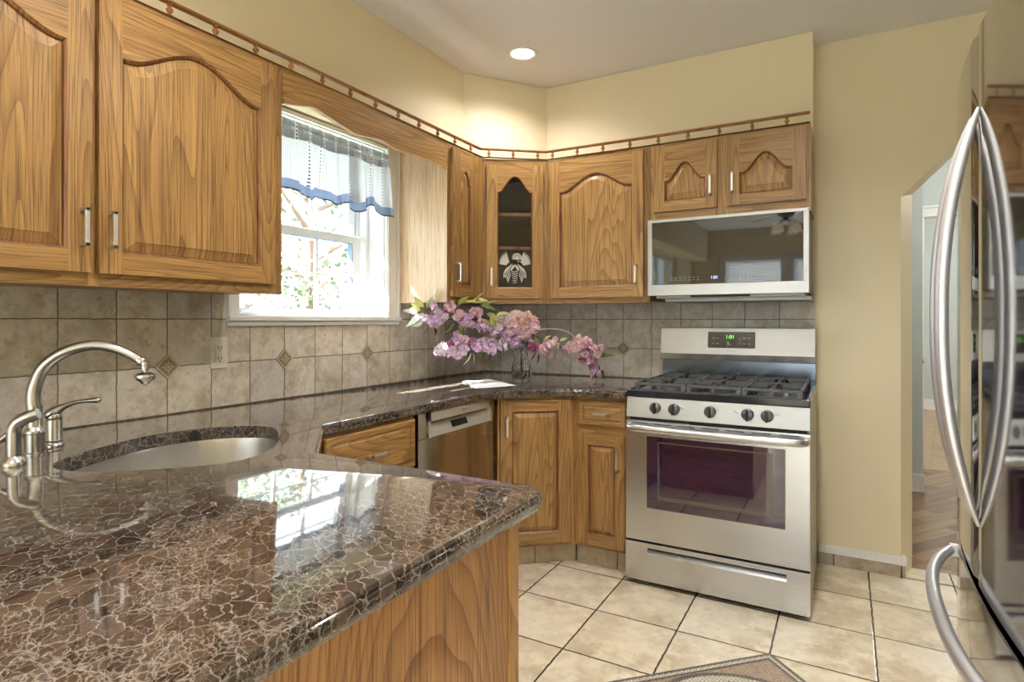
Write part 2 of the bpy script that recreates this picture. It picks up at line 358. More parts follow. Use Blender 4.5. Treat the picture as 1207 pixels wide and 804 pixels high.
# back wall (range wall) with the clipped-corner opening to the hall
fr = [(-TW,0), (2.317,0), (2.317,1.79), (2.60,2.075), (3.0,2.075), (3.1,1.98), (3.1,0), (3.2,0), (3.2,H), (-TW,H)]
bk = [(-TW,0), (2.372,0), (2.372,1.82), (2.62,2.075), (3.0,2.075), (3.1,1.98), (3.1,0), (3.2,0), (3.2,H), (-TW,H)]
n_ = len(fr); m = MB()
m.add([(x,0,z) for x,z in fr]+[(x,0.135,z) for x,z in bk], [tuple(range(n_)), tuple(range(2*n_-1,n_-1,-1))]+[((i+1)%n_,i,n_+i,n_+(i+1)%n_) for i in range(n_)])
struct('wall_back', m, CREAMW)
m = MB(); m.box(3.2, 3.3, -7.0, 0.135, 0, H); struct('wall_right', m, CREAMW)
m = MB(); m.box(-0.05, 0.4, -7.1, -6.95, 0, H); m.box(2.3, 3.3, -7.1, -6.95, 0, H); m.box(0.4, 2.3, -7.1, -6.95, 2.2, H); struct('wall_front', m, CREAMW)
# soffit above the wall cabinets, cutting the corner
m = MB(); SX, SY = 0.245, -0.178
m.prism([(0,-7.0), (SX,-7.0), (SX,-0.606), (0.553,SY), (1.955,SY), (1.955,0), (0,0)], 2.118, H-0.002); struct('wall_soffit', m, CREAMW)
# hall
m = MB(); m.box(1.9, 2.56, 1.70, 2.5, 0, H); struct('wall_hall_left', m, BLUEW)
m = MB(); m.box(2.0, 2.585, 2.5, 2.6, 0, H); m.box(2.585, 5.2, 2.5, 2.6, 2.12, H); m.box(4.0, 5.2, 2.5, 2.6, 0, 2.12); struct('wall_hall_back', m, BLUEW)
m = MB(); m.box(1.9, 5.2, 6.4, 6.5, 0, H); struct('wall_far', m, BLUEW)
m = MB(); m.box(5.1, 5.2, 0.135, 6.4, 0, H); m.box(3.2, 5.2, 0.06, 0.135, 0, H); struct('wall_hall_right', m, BLUEW)
m = MB(); m.box(1.85, 1.9, 0.135, 6.4, 0, H); struct('wall_hall_side', m, BLUEW)
m = MB(); m.box(1.95, 2.572, 1.685, 1.70, 0, 0.125); m.box(1.95, 2.568, 1.68, 1.70, 0, 0.02); struct('baseboard_hall', m, WHITE, bevel=0.003)
m = MB(); m.box(2.6, 5.0, 6.385, 6.4, 0, 0.14); m.box(2.6, 5.0, 6.375, 6.4, 0, 0.02); struct('baseboard_far', m, WHITE, bevel=0.003)
m = MB(); m.box(2.56, 2.64, 2.46, 2.5, 0, 2.05); m.box(2.56, 4.1, 2.46, 2.5, 2.04, 2.12); m.box(2.56, 4.12, 2.45, 2.5, 2.11, 2.13); struct('trim_1', m, WHITE, bevel=0.003)
m = MB(); m.box(2.583, 2.618, 2.36, 2.455, 0.01, 2.03)
d1 = struct('door_1', m, WHITE, bevel=0.002)
m = MB(); m.lathe([(0.004,0),(0.016,-0.004),(0.010,-0.012),(0.009,-0.03),(0.022,-0.04),(0.027,-0.055),(0.020,-0.068),(0.002,-0.072)], (2.60, 2.36, 0.885), 16, axis='y')
tag(obj('door_knob', m, simple('brass', (0.65,0.45,0.18), 0.25, 1.0), d1, smooth=True), 'brass door knob')
m = MB(); m.box(2.3, 3.1, 0.0, 0.135, -0.02, 0.004); struct('trim_2', m, FLOORT)
# stone plinth tiles and white baseboard right of the range
m = MB(); m.box(1.975, 2.322, -0.013, 0, 0, 0.058); m.box(2.317, 2.334, -0.013, 0.10, 0, 0.058)
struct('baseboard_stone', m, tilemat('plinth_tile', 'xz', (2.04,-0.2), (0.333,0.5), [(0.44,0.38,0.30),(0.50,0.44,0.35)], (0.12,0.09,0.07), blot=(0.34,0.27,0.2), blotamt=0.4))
m = MB()
for (a, b, t) in ((0.058, 0.083, 0.017), (0.083, 0.09, 0.012), (0.09, 0.095, 0.007)):
    m.box(1.975, 2.317+t, -t, 0, a, b); m.box(2.317, 2.325+t, 0, 0.10, a, b)
struct('baseboard_back', m, WHITE, bevel=0.0015)

# backsplash
m = MB(); m.box(0, 0.010, -3.6, 0, ZC, 1.205); m.box(0, 0.010, -3.6, -1.881, 1.205, 1.312); m.box(0, 0.010, -0.881, 0, 1.205, 1.312)
bsl = struct('backsplash_left', m, TILE_L)
m = MB(); m.box(0.010, 1.957, -0.010, 0, 0.80, 1.335); bsb = struct('backsplash_back', m, TILE_B)
DIA = [noisy('accent_tile', (0.50,0.42,0.29), (0.58,0.50,0.36), 30, 0.4), noisy('accent_relief', (0.22,0.17,0.11), (0.30,0.24,0.16), 40, 0.5)]
def diamond(parent, c, ax, r=0.045):
    m = MB()
    def P(a, b, d):      # a along wall, b up, d off wall
        return (d, c+a, ZC+0.1683+b) if ax == 'y' else (c+a, -d, ZC+0.1683+b)
    for (rr, d0, d1, mi) in ((r, 0.009, 0.0125, 1), (r*0.95, 0.0125, 0.0145, 0), (r*0.78, 0.0145, 0.0150, 1)):
        q = [(rr,0),(0,rr),(-rr,0),(0,-rr)]
        m.add([P(a,b,d0) for a,b in q]+[P(a,b,d1) for a,b in q], [(0,1,2,3),(4,5,6,7)]+[(i,(i+1)%4,4+(i+1)%4,4+i) for i in range(4)], mi)
    for k in range(16):  # leafy relief
        t = 2*pi*k/16; r1 = r*(0.12 if k % 2 else 0.2); r2 = r*(0.56 if k % 4 == 0 else (0.42 if k % 2 == 0 else 0.34)); w = 0.12
        m.add([P(r1*cos(t),r1*sin(t),0.0165), P(0.5*(r1+r2)*cos(t+w*1.6),0.5*(r1+r2)*sin(t+w*1.6),0.0165), P(r2*cos(t),r2*sin(t),0.0165), P(0.5*(r1+r2)*cos(t-w*1.6),0.5*(r1+r2)*sin(t-w*1.6),0.0165)], [(0,1,2,3)], 0)
    q = [(0.1*r*cos(2*pi*i/8), 0.1*r*sin(2*pi*i/8)) for i in range(8)]
    m.add([P(a,b,0.015) for a,b in q]+[P(a,b,0.0175) for a,b in q], [tuple(range(8,16))]+[(i,(i+1)%8,8+(i+1)%8,8+i) for i in range(8)], 0)
    return obj('accent_tile', m, DIA, parent)
for k in (9, 6, 3): diamond(bsl, -0.6143-0.16612*k, 'y')
diamond(bsb, 0.1332+0.16612*5, 'x')

# ------------------------------------------------------------------ kitchen window
win = bpy.data.objects.new('window_1', None); COL.objects.link(win); win['kind'] = 'structure'
m = MB()                                     # casing + stool
m.box(0.0, 0.020, -1.881, WY0, WZ0-0.02, 2.11); m.box(0.020, 0.026, -1.881, -1.865, WZ0-0.02, 2.11)
m.box(0.0, 0.018, WY1, -0.881, WZ0-0.02, 2.11); m.box(0.018, 0.030, -0.898, -0.881, WZ0-0.02, 2.11); m.box(0.018, 0.024, WY1+0.004, WY1+0.018, WZ0-0.02, 2.11)
m.box(0.0, 0.019, WY0, WY1, WZ1, 2.112)
m.box(-0.02, 0.036, -1.884, -0.878, 1.206, WZ0+0.003); m.box(0.0, 0.024, -1.878, -0.884, 1.186, 1.206)
obj('window_casing', m, WHITE, win, bevel=0.0025)
m = MB()                                     # jambs and head liners
m.box(-0.188, 0.002, WY1-0.006, WY1-0.001, WZ0, WZ1); m.box(-0.188, 0.002, WY0+0.001, WY0+0.006, WZ0, WZ1)
m.box(-0.188, 0.002, WY0, WY1, WZ1-0.006, WZ1-0.001); m.box(-0.188, 0.002, WY0, WY1, WZ0+0.001, WZ0+0.004)
obj('window_jamb', m, WHITE, win)
m = MB()                                     # vinyl unit frame with tracks
for y0, y1 in ((WY0, WY0+0.03), (-1.037, WY1)):
    m.box(-0.185, -0.165, y0, y1, WZ0, WZ1)
m.box(-0.185, -0.10, -1.005, WY1, WZ0, WZ1); m.box(-0.185, -0.145, -1.025, -1.010, WZ0, WZ1)
m.box(-0.185, -0.165, WY0, WY1, WZ1-0.03, WZ1); m.box(-0.185, -0.165, WY0, WY1, WZ0, WZ0+0.012)
obj('window_frame', m, VINYL, win, bevel=0.0015)
def sash(name, x0, x1, ya, yb, za, zb, st, top, bot, nv, nh):
    s = bpy.data.objects.new(name, None); COL.objects.link(s); s.parent = win
    m = MB(); m.box(x0, x1, ya, ya+st, za, zb); m.box(x0, x1, yb-st, yb, za, zb); m.box(x0, x1, ya+st, yb-st, za, za+bot); m.box(x0, x1, ya+st, yb-st, zb-top, zb)
    obj('sash_frame', m, VINYL, s, bevel=0.003)
    m = MB(); xm = (x0+x1)/2; gy0, gy1, gz0, gz1 = ya+st, yb-st, za+bot, zb-top
    for i in range(1, nv): y = gy0+(gy1-gy0)*i/nv; m.box(xm-0.006, xm+0.006, y-0.008, y+0.008, gz0, gz1)
    for i in range(1, nh): z = gz0+(gz1-gz0)*i/nh; m.box(xm-0.0055, xm+0.0055, gy0, gy1, z-0.008, z+0.008)
    obj('muntin', m, VINYL, s)
    m = MB(); m.box(xm-0.002, xm+0.002, gy0, gy1, gz0, gz1); obj('pane', m, PANE, s)
    m = MB(); t = 0.006
    m.box(x1-0.012, x1-0.002, gy1-0.001, gy1+0.0, gz0, gz1)
    return s
ls = sash('sash', -0.142, -0.105, WY0+0.01, -1.037, WZ0+0.004, 1.640, 0.056, 0.04, 0.034, 3, 2)
us = sash('sash', -0.182, -0.146, WY0+0.01, -1.037, 1.600, WZ1-0.012, 0.045, 0.03, 0.04, 3, 2)
m = MB(); g = (-1.0935); m.box(-0.1405, -0.1065, g-0.0025, g+0.0005, 1.262, 1.598); m.box(-0.1405, -0.1065, -1.76, g, 1.258, 1.2615); m.box(-0.1405, -0.1065, -1.76, g, 1.5975, 1.6005)
obj('glazing_gasket', m, simple('blue_grey_gasket', (0.10,0.16,0.26), 0.5), ls)
for y in (-1.70, -1.16):
    m = MB(); m.box(-0.105, -0.092, y-0.04, y+0.04, 1.236, 1.240); m.tube([(-0.096,y-0.04,1.243),(-0.092,y-0.02,1.246),(-0.092,y+0.02,1.246),(-0.096,y+0.04,1.243)], 0.004, 8)
    obj('sash_lift', m, VINYL, ls, smooth=True)

# valance on a rod
def petalmat(name, c1, c2):
    n = NT(name); oi = n.new('ShaderNodeObjectInfo'); f = n.noise(n.coord((1,1,1), 5.0), 60, 2)
    c = n.mix(n.math('ADD', n.math('MULTIPLY', oi.outputs['Random'], 0.5), n.math('MULTIPLY', f, 0.5)), c1, c2)
    n.set(color=c, rough=0.6); tr = n.new('ShaderNodeBsdfTranslucent'); n.put(tr.inputs[0], c)
    mx = n.new('ShaderNodeMixShader'); mx.inputs[0].default_value = 0.35; n.l.new(n.p.outputs[0], mx.inputs[1]); n.l.new(tr.outputs[0], mx.inputs[2]); n.l.new(mx.outputs[0], n.out.inputs[0]); return n.mat
def fabric(name, base, stripe, dash):
    n = NT(name); tc = n.new('ShaderNodeTexCoord'); sp = n.new('ShaderNodeSeparateXYZ'); n.l.new(tc.outputs['UV'], sp.inputs[0])
    u, w = sp.outputs[0], sp.outputs[1]
    c = base
    s1 = n.math('LESS_THAN', n.math('FRACT', n.math('MULTIPLY', u, 150.0)), 0.3)
    c = n.mix(n.math('MULTIPLY', s1, 0.45), base, stripe)
    fu = n.math('FRACT', n.math('MULTIPLY', u, 13.0))
    band = n.math('LESS_THAN', n.math('ABSOLUTE', n.math('SUBTRACT', fu, 0.5)), 0.085)
    c = n.mix(band, c, (0.80,0.82,0.86))
    ln = n.math('LESS_THAN', n.math('ABSOLUTE', n.math('SUBTRACT', fu, 0.5)), 0.032)
    ds = n.math('LESS_THAN', n.math('FRACT', n.math('MULTIPLY', w, 62.0)), 0.5)
    c = n.mix(n.math('MULTIPLY', ln, ds), c, dash)
    n.set(color=c, rough=0.9)
    tr = n.new('ShaderNodeBsdfTranslucent'); n.put(tr.inputs[0], c)
    mx = n.new('ShaderNodeMixShader'); mx.inputs[0].default_value = 0.42; n.l.new(n.p.outputs[0], mx.inputs[1]); n.l.new(tr.outputs[0], mx.inputs[2]); n.l.new(mx.outputs[0], n.out.inputs[0])
    return n.mat
FAB = fabric('valance_fabric', (0.66,0.68,0.74), (0.34,0.38,0.48), (0.07,0.09,0.15))
FABH = fabric('valance_header_fabric', (0.40,0.42,0.48), (0.20,0.22,0.29), (0.1,0.12,0.17))
HEM = petalmat('blue_hem', (0.15,0.20,0.34), (0.21,0.27,0.42))
HEMD = simple('navy_piping', (0.03,0.045,0.09), 0.9)
val = thing('window_valance', 'white and blue striped gathered valance with blue hem hanging in the window', 'curtain', (0.03, -1.4, 2.05))
def sheet(name, mat, ya, yb, ztop, zbot, amp, freq, ph, xoff=0.0, nu=150, nv=10, u0=0.0, parent=val, th=0.0012):
    m = MB(); uv = []
    L = (yb-ya)
    for j in range(nv+1):
        t = j/nv
        for i in range(nu+1):
            s_ = i/nu; y = ya+L*s_; zb = zbot(y); zt = ztop(y) if callable(ztop) else ztop; z = zt+(zb-zt)*t
            h = (2.06-z)/0.31
            a = amp*(0.45+0.55*min(1,max(0,h)))
            x = xoff + a*(sin(freq*y+ph)+0.35*sin(2.3*freq*y+1.0+ph)) + 0.002*sin(190*y)*max(0,1-4*h) + 0.012*h
            m.v.append((x, y+1.4 + 0.02*h*sin(freq*y*0.5+ph), z-2.05)); uv.append((y*1.0+0.02*h*sin(freq*y+2), z))
    for j in range(nv):
        for i in range(nu):
            a = j*(nu+1)+i; m.f.append([a, a+1, a+nu+2, a+nu+1]); m.m.append(0)
    me = bpy.data.meshes.new(name); me.from_pydata(m.v, [], m.f); me.materials.append(mat)
    ul = me.uv_layers.new(name='UVMap')
    for lp in me.loops: ul.data[lp.index].uv = uv[lp.vertex_index]
    me.polygons.foreach_set('use_smooth', [True]*len(me.polygons))
    o = bpy.data.objects.new(name, me); COL.objects.link(o); o.parent = parent
    return o
def lerp_tab(tab):
    def f(y):
        if y <= tab[0][0]: return tab[0][1]
        for (a, za), (b, zb) in zip(tab, tab[1:]):
            if y <= b:
                t = (y-a)/(b-a); t = t*t*(3-2*t); return za+(zb-za)*t
        return tab[-1][1]
    return f
z1f = lerp_tab([(-1.83,1.775),(-1.75,1.745),(-1.62,1.766),(-1.47,1.741),(-1.455,1.757),(-1.365,1.743),(-1.21,1.772)])
z2f = lerp_tab([(-1.27,1.745),(-1.245,1.728),(-1.12,1.775),(-1.045,1.740),(-0.985,1.742)])
for (ya, yb, zf, xo, ph) in ((-1.825, -1.215, z1f, 0.0, 0.3), (-1.262, -0.985, z2f, 0.012, 1.2)):
    sheet('valance_panel', FAB, ya, yb, 2.02, lambda y: zf(y)+0.040, 0.009, 62, ph, xo)
    sheet('hem', HEM, ya, yb, lambda y: zf(y)+0.043, zf, 0.009, 62, ph, xo+0.002, nv=3, th=0.002)
    sheet('hem_piping', HEMD, ya, yb, lambda y: zf(y)+0.004, lambda y: zf(y)-0.003, 0.009, 62, ph, xo+0.003, nv=1, th=0.003)
sheet('header', FABH, -1.825, -0.99, 2.062, lambda y: 1.985+0.006*sin(24*y), 0.005, 95, 0.0, 0.010, nv=6)
m = MB(); m.tube([(0,-0.43,-0.012),(0,0.42,-0.012)], 0.008, 10); obj('curtain_rod', m, WHITE, val, smooth=True)

# ------------------------------------------------------------------ cabinetry helpers (local frame: x right, z up, front towards -y)
def archfn(A, p=1.0, u1=0.95):
    p = p*0.82
    def g(u):
        u = abs(u)/u1
        return 0.0 if u >= 1 else A*(0.5*(1+cos(pi*u)))**p
    return g
def bar_pull(parent, x, y, z, L=0.10, vert=True, mat=None):
    m = MB(); w = 0.0055; d = 0.030; h = L/2
    if vert:
        m.box(x-w, x+w, y-d, y-d+0.007, z-h, z+h); m.box(x-w, x+w, y-d, y, z-h, z-h+0.009); m.box(x-w, x+w, y-d, y, z+h-0.009, z+h)
    else:
        m.box(x-h, x+h, y-d, y-d+0.007, z-w, z+w); m.box(x-h, x-h+0.009, y-d, y, z-w, z+w); m.box(x+h-0.009, x+h, y-d, y, z-w, z+w)
    return obj('handle', m, mat or PULL, parent, bevel=0.0012)
def panel_door(parent, x0, x1, z0, z1, yf, st=0.058, rail=0.058, shoulder=0.0, crest=None, p=1.0, u1=0.93, name='door', glass=False, marg=0.034, t=0.020, N=40, horiz=False):
    """frame-and-raised-panel door; shoulder = drop of the opening's shoulders below the door top, crest = drop of its crest"""
    yo = yf-t
    if crest is None: crest = shoulder = rail
    g = archfn(shoulder-crest, p, u1)
    ix0, ix1, iz0 = x0+st, x1-st, z0+rail; hw = (ix1-ix0)/2; xc = (ix0+ix1)/2
    top = lambda x: z1-shoulder+g((x-xc)/hw)
    m = MB()
    m.box(x0, ix0, yo, yf, z0, z1, 0); m.box(ix1, x1, yo, yf, z0, z1, 0); m.box(ix0, ix1, yo, yf, z0, iz0, 1)
    xs = [ix0+(ix1-ix0)*i/N for i in range(N+1)]
    poly = [(x, top(x)) for x in xs]+[(ix1, z1), (ix0, z1)]
    m.prism_xz(poly, yo, yf, 1)
    # sticking: sloped lip around the opening
    lip = 0.006
    def contour(inset, full=True):
        s = (hw-inset)/hw
        c = [(xc-(hw-inset), iz0+inset)]
        c += [(xc+(x-xc)*s, top(x)-inset) for x in xs]
        c += [(xc+(hw-inset), iz0+inset)]
        return c
    def band(ca, ya, cb, yb, mi):
        n = len(ca); m.add([(a,ya,b) for a,b in ca]+[(a,yb,b) for a,b in cb], [(i,(i+1)%n,n+(i+1)%n,n+i) for i in range(n)], mi)
    band(contour(0), yo+0.0005, contour(lip), yo+0.006, 2)
    if not glass:
        band(contour(lip), yo+0.006, contour(lip+0.001), yo+0.012, 2)
        band(contour(lip+0.001), yo+0.012, contour(lip+0.003), yo+0.0115, 2)
        band(contour(lip+0.003), yo+0.0115, contour(marg), yo+0.003, 0)
        band(contour(marg), yo+0.003, contour(marg+0.0015), yo+0.0010, 0)
        c = contour(marg+0.0015); n = len(c)
        m.add([(a, yo+0.0010, b) for a, b in c], [tuple(range(n))], 0)
        o = obj(name, m, [OAKV, OAKX, OAKGROOVE], parent, recalc=False, smooth=True, angle=20)
    else:
        o = obj(name, m, [OAKV, OAKX, OAKGROOVE], parent, recalc=False, smooth=True, angle=20)
        c = contour(-0.004); n = len(c); g_ = MB()
        g_.add([(a, yo+0.010, b) for a, b in c]+[(a, yo+0.013, b) for a, b in c], [tuple(range(n)), tuple(range(2*n-1,n-1,-1))]+[((i+1)%n,i,n+i,n+(i+1)%n) for i in range(n)])
        obj('pane', g_, CABGLASS, o)
    # shadow-side edge profile
    return o
def face_frame(parent, x0, x1, z0, z1, y, openings, lo=0.04, t=0.004):
    m = MB(); m.box(x0, x1, y-t+0.004, y+0.02, z0, z1); return m
def upper(name_label, loc, rz, w, z0, z1, D=0.332, cat='cabinet', doors=(), group=None, trimz=True):
    t = thing('wall_cabinet', name_label, cat, loc, rz, group)
    m = MB(); m.box(0.0005, w-0.0005, -D+0.018, -0.012, z0+0.006, z1)           # carcase with a recessed bottom
    obj('carcase', m, OAKV, t)
    f = MB(); xs = [0.0] + [e for d in doors for e in (d[0]+0.012, d[1]-0.012)] + [w]
    for i in range(0, len(xs), 2): f.box(xs[i]+(0.0003 if i == 0 else 0), xs[i+1]-(0.0003 if i == len(xs)-2 else 0), -D, -D+0.0195, z0, z1, 0)
    for i in range(1, len(xs)-1, 2): f.box(xs[i], xs[i+1], -D, -D+0.0195, z0, doors[0][2]+0.012, 1); f.box(xs[i], xs[i+1], -D, -D+0.0195, doors[0][3]-0.012, z1, 1)
    obj('face_frame', f, [OAKV, OAKX], t)
    return t
Q = pi/2
UZ0, UZ1 = 1.300, 2.116
# left of the window
A_ = upper('long oak wall cabinet with two arched doors left of the window, over the sink', (0, -3.60, 0), Q, 3.60-1.887, UZ0, UZ1, doors=((1.094-1.10+0.02+0.5, 1.094, 1.335, 2.098), (1.110, 1.670, 1.335, 2.098)))
for (x0, x1, hx) in ((0.52, 1.094, 1.094-0.025), (1.110, 1.670, 1.110+0.027)):
    d = panel_door(A_, x0, x1, 1.335, 2.098, -0.332, shoulder=0.165, crest=0.082); bar_pull(d, hx, -0.352, 1.452)
B_ = upper('narrow oak wall cabinet with one arched door right of the window, pale veneered side', (0, -0.880, 0), Q, 0.338, UZ0, 2.112, doors=((0.024, 0.262, 1.330, 2.088),))
m = MB(); m.box(-0.003, 0.0, -0.332, -0.002, UZ0, 2.106); tag(obj('side_panel', m, OAKPALE, B_), 'pale oak veneer side facing the window')
d = panel_door(B_, 0.024, 0.262, 1.330, 2.088, -0.332, shoulder=0.165, crest=0.095, st=0.072, marg=0.022); bar_pull(d, 0.058, -0.352, 1.455)
# range wall
C_ = upper('wide single-door oak wall cabinet left of the microwave', (0.6285, 0, 0), 0, 0.586, UZ0, 2.104, doors=((0.026, 0.556, 1.330, 2.085),))
d = panel_door(C_, 0.026, 0.556, 1.330, 2.085, -0.332, shoulder=0.168, crest=0.086); bar_pull(d, 0.522, -0.352, 1.445)
D_ = upper('short two-door oak wall cabinet mounted above the microwave', (1.2155, 0, 0), 0, 0.739, 1.705, 2.102, doors=((0.024, 0.333, 1.757, 2.090), (0.380, 0.720, 1.757, 2.090)))
for (x0, x1, hx) in ((0.024, 0.333, 0.305), (0.380, 0.720, 0.406)):
    d = panel_door(D_, x0, x1, 1.757, 2.090, -0.332, shoulder=0.178, crest=0.092, st=0.055, rail=0.05, p=1.25); bar_pull(d, hx, -0.352, 1.865)
# corner glass cabinet
PA, PB = Vector((0.332,-0.542)), Vector((0.6285,-0.332)); TH = atan2(PB.y-PA.y, PB.x-PA.x); LW = (PB-PA).length
UZ1 = 2.108
G_ = thing('wall_cabinet', 'corner oak wall cabinet with an arched glass door etched with a winged figure', 'cabinet', (PA.x, PA.y, 0), TH)
def loc2(px, py):
    d = Vector((px, py))-PA; return (d.x*cos(TH)+d.y*sin(TH), -d.x*sin(TH)+d.y*cos(TH))
cor = [loc2(*p) for p in ((0.012,-0.5415),(0.332,-0.5415),(0.628,-0.332),(0.628,-0.012),(0.012,-0.012))]
INNER = OAKPALE
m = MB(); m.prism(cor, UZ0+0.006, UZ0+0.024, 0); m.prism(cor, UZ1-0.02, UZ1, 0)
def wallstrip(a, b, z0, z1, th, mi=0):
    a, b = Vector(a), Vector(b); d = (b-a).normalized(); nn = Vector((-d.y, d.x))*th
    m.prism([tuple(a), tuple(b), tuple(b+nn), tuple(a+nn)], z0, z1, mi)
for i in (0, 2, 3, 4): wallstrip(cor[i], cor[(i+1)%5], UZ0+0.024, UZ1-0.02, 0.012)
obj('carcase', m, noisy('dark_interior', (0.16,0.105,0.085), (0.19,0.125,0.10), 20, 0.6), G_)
shelf_poly = [loc2(*p) for p in ((0.026,-0.522),(0.33,-0.515),(0.602,-0.322),(0.614,-0.026),(0.026,-0.026))]
for z in (1.615, 1.805):
    m = MB(); m.prism(shelf_poly, z-0.009, z+0.009); obj('shelf', m, OAKPALE, G_)
dx0, dx1 = 0.022, 0.335; gz0, gz1 = 1.330, 2.072
f = MB(); f.box(0.001, dx0+0.012, 0, 0.018, UZ0, UZ1); f.box(dx1-0.012, LW-0.001, 0, 0.018, UZ0, UZ1); f.box(dx0+0.012, dx1-0.012, 0, 0.018, UZ0, gz0+0.012, 1); f.box(dx0+0.012, dx1-0.012, 0, 0.018, gz1-0.012, UZ1, 1)
obj('face_frame', f, [OAKV, OAKX], G_)
gd = panel_door(G_, dx0, dx1, gz0, gz1, 0.0, shoulder=0.150, crest=0.062, st=0.058, rail=0.056, p=0.8, u1=0.86, glass=True)
bar_pull(gd, 0.046, -0.02, 1.448)
# etched winged figure (own drawing)
m = MB(); yy = -0.0112
def blob(pts, w=None):
    n = len(pts); m.add([(x, yy, z) for x, z in pts], [tuple(range(n))])
def ell(cx, cz, a, b, rot=0, n=14):
    blob([(cx+a*cos(2*pi*i/n)*cos(rot)-b*sin(2*pi*i/n)*sin(rot), cz+a*cos(2*pi*i/n)*sin(rot)+b*sin(2*pi*i/n)*cos(rot)) for i in range(n)])
def stroke(pts, w=0.003):
    for (a, b), (c, d) in zip(pts, pts[1:]):
        l = math.hypot(c-a, d-b) or 1; nx, nz = -(d-b)/l*w/2, (c-a)/l*w/2; blob([(a+nx,b+nz),(c+nx,d+nz),(c-nx,d-nz),(a-nx,b-nz)])
ex, ez = 0.1785, 1.500
hx, hz = ex+0.012, ez+0.058
for k in range(13):                                   # curls
    a = -0.5+4.1*k/12; ell(hx+0.020*cos(a), hz+0.018*sin(a)+0.002, 0.0065, 0.0055)
ell(hx, hz-0.001, 0.0120, 0.0130)                     # face
stroke([(hx+0.009, hz-0.016), (hx+0.008, hz-0.026)], 0.009)
for s_ in (-1, 1):                                    # wings raised beside the head
    for k in range(8):
        a = pi/2-s_*(0.30+0.15*k); L_ = 0.088-0.003*k; x0, z0 = ex+s_*0.028, ez+0.012
        xs_, zs_ = x0+cos(a)*0.018, z0+sin(a)*0.018; xe, ze = x0+cos(a)*L_, z0+sin(a)*L_
        w_ = 0.0038; nx, nz = -sin(a)*w_, cos(a)*w_
        blob([(xs_-nx*0.6, zs_-nz*0.6), (xs_+(xe-xs_)*0.7-nx, zs_+(ze-zs_)*0.7-nz), (xe, ze), (xs_+(xe-xs_)*0.7+nx, zs_+(ze-zs_)*0.7+nz), (xs_+nx*0.6, zs_+nz*0.6)])
    for k in range(5):                                # draped sleeves
        stroke([(ex+s_*(0.016+0.008*k), ez+0.022-0.006*k), (ex+s_*(0.034+0.007*k), ez-0.006-0.006*k), (ex+s_*(0.026+0.009*k), ez-0.040-0.004*k), (ex+s_*(0.040+0.004*k), ez-0.080+0.010*k)], 0.0042)
    ell(ex+s_*0.013, ez+0.002, 0.020, 0.0062, s_*-0.95)
for k in range(6): stroke([(ex-0.020+0.002*k, ez-0.016-0.013*k), (ex-0.004, ez-0.024-0.012*k), (ex+0.020-0.002*k, ez-0.014-0.013*k)], 0.0045)
obj('etched_figure', m, ETCH, gd, recalc=False)

UZ1 = 2.116
# scalloped cornice board bridging the window
m = MB(); tab = [(-1.887,1.988),(-1.812,2.003),(-1.736,2.017),(-1.634,1.998),(-1.524,1.979),(-1.442,1.985),(-1.363,1.993),(-1.251,1.979),(-1.079,1.988),(-0.98,1.985),(-0.88,1.975)]
pts = catmull([(a, b, 0) for a, b in tab], 5)
cn = thing('window_cornice', 'scalloped oak cornice board spanning between cabinets above the window', 'cornice', (0.332, -1.8865, 0), Q)
m.prism_xz([(p.x+1.8865, p.y) for p in pts if p.x > -1.8865]+[(1.0060, UZ1), (0.0, UZ1)], 0.0, 0.02)
obj('cornice_board', m, OAKX, cn)
# gallery rail with turned spindles
gr = thing('gallery_rail', 'oak gallery rail on turned spindles running along the cabinet tops', 'rail', (0.32, -2.3, UZ1))
def ztop(x, y): return 2.1165-0.004*max(0, min(1, (y+3.5)/2.9))-0.0095*max(0, min(1, (x-0.32)/0.9))
def rel(x, y, z): return (x-0.32, y+2.3, z-UZ1)
path = [(0.322,-3.55), (0.322,-0.552), (0.6245,-0.326), (1.2,-0.326), (1.950,-0.326)]
m = MB(); m.tube([rel(x, y, ztop(x, y)+0.049) for x, y in path], 0.0115, 12, up=(0,0,1), sy=1.1, sx=0.62)
obj('rail', m, oak('oak_rail', 'y', (0.42,0.22,0.085), (0.33,0.16,0.055), (0.2,0.08,0.02), 0.3, 0.0, face='x'), gr, smooth=True)
m = MB(); m.tube([rel(x, y, ztop(x, y)+0.0035) for x, y in path], 0.017, 4, up=(0.7,0.7,0.0) if 0 else (0,0,1), sy=1.0, sx=0.13); obj('base_strip', m, OAKRAIL, gr)
sm = MB(); sm.lathe([(0.0100,0.0045),(0.0100,0.009),(0.0060,0.012),(0.0050,0.016),(0.0098,0.023),(0.0100,0.028),(0.0056,0.034),(0.0048,0.037),(0.0080,0.039),(0.0075,0.042),(0.0050,0.045)], (0,0,0), 12)
spots = [(0.322, -0.647-0.1488*k) for k in range(19)] + [(0.657+0.1497*k, -0.324) for k in range(9)]
for u in (0.13, 0.49, 0.86): spots.append((0.322+0.3025*u+0.0, -0.552+0.224*u))
sp0 = None
for x, y in spots:
    if sp0 is None: sp0 = obj('spindle', sm, OAKRAIL, gr, smooth=True); o = sp0
    else: o = sp0.copy(); COL.objects.link(o); o.parent = gr
    o.location = (x-0.32, y+2.3, ztop(x, y)-UZ1)

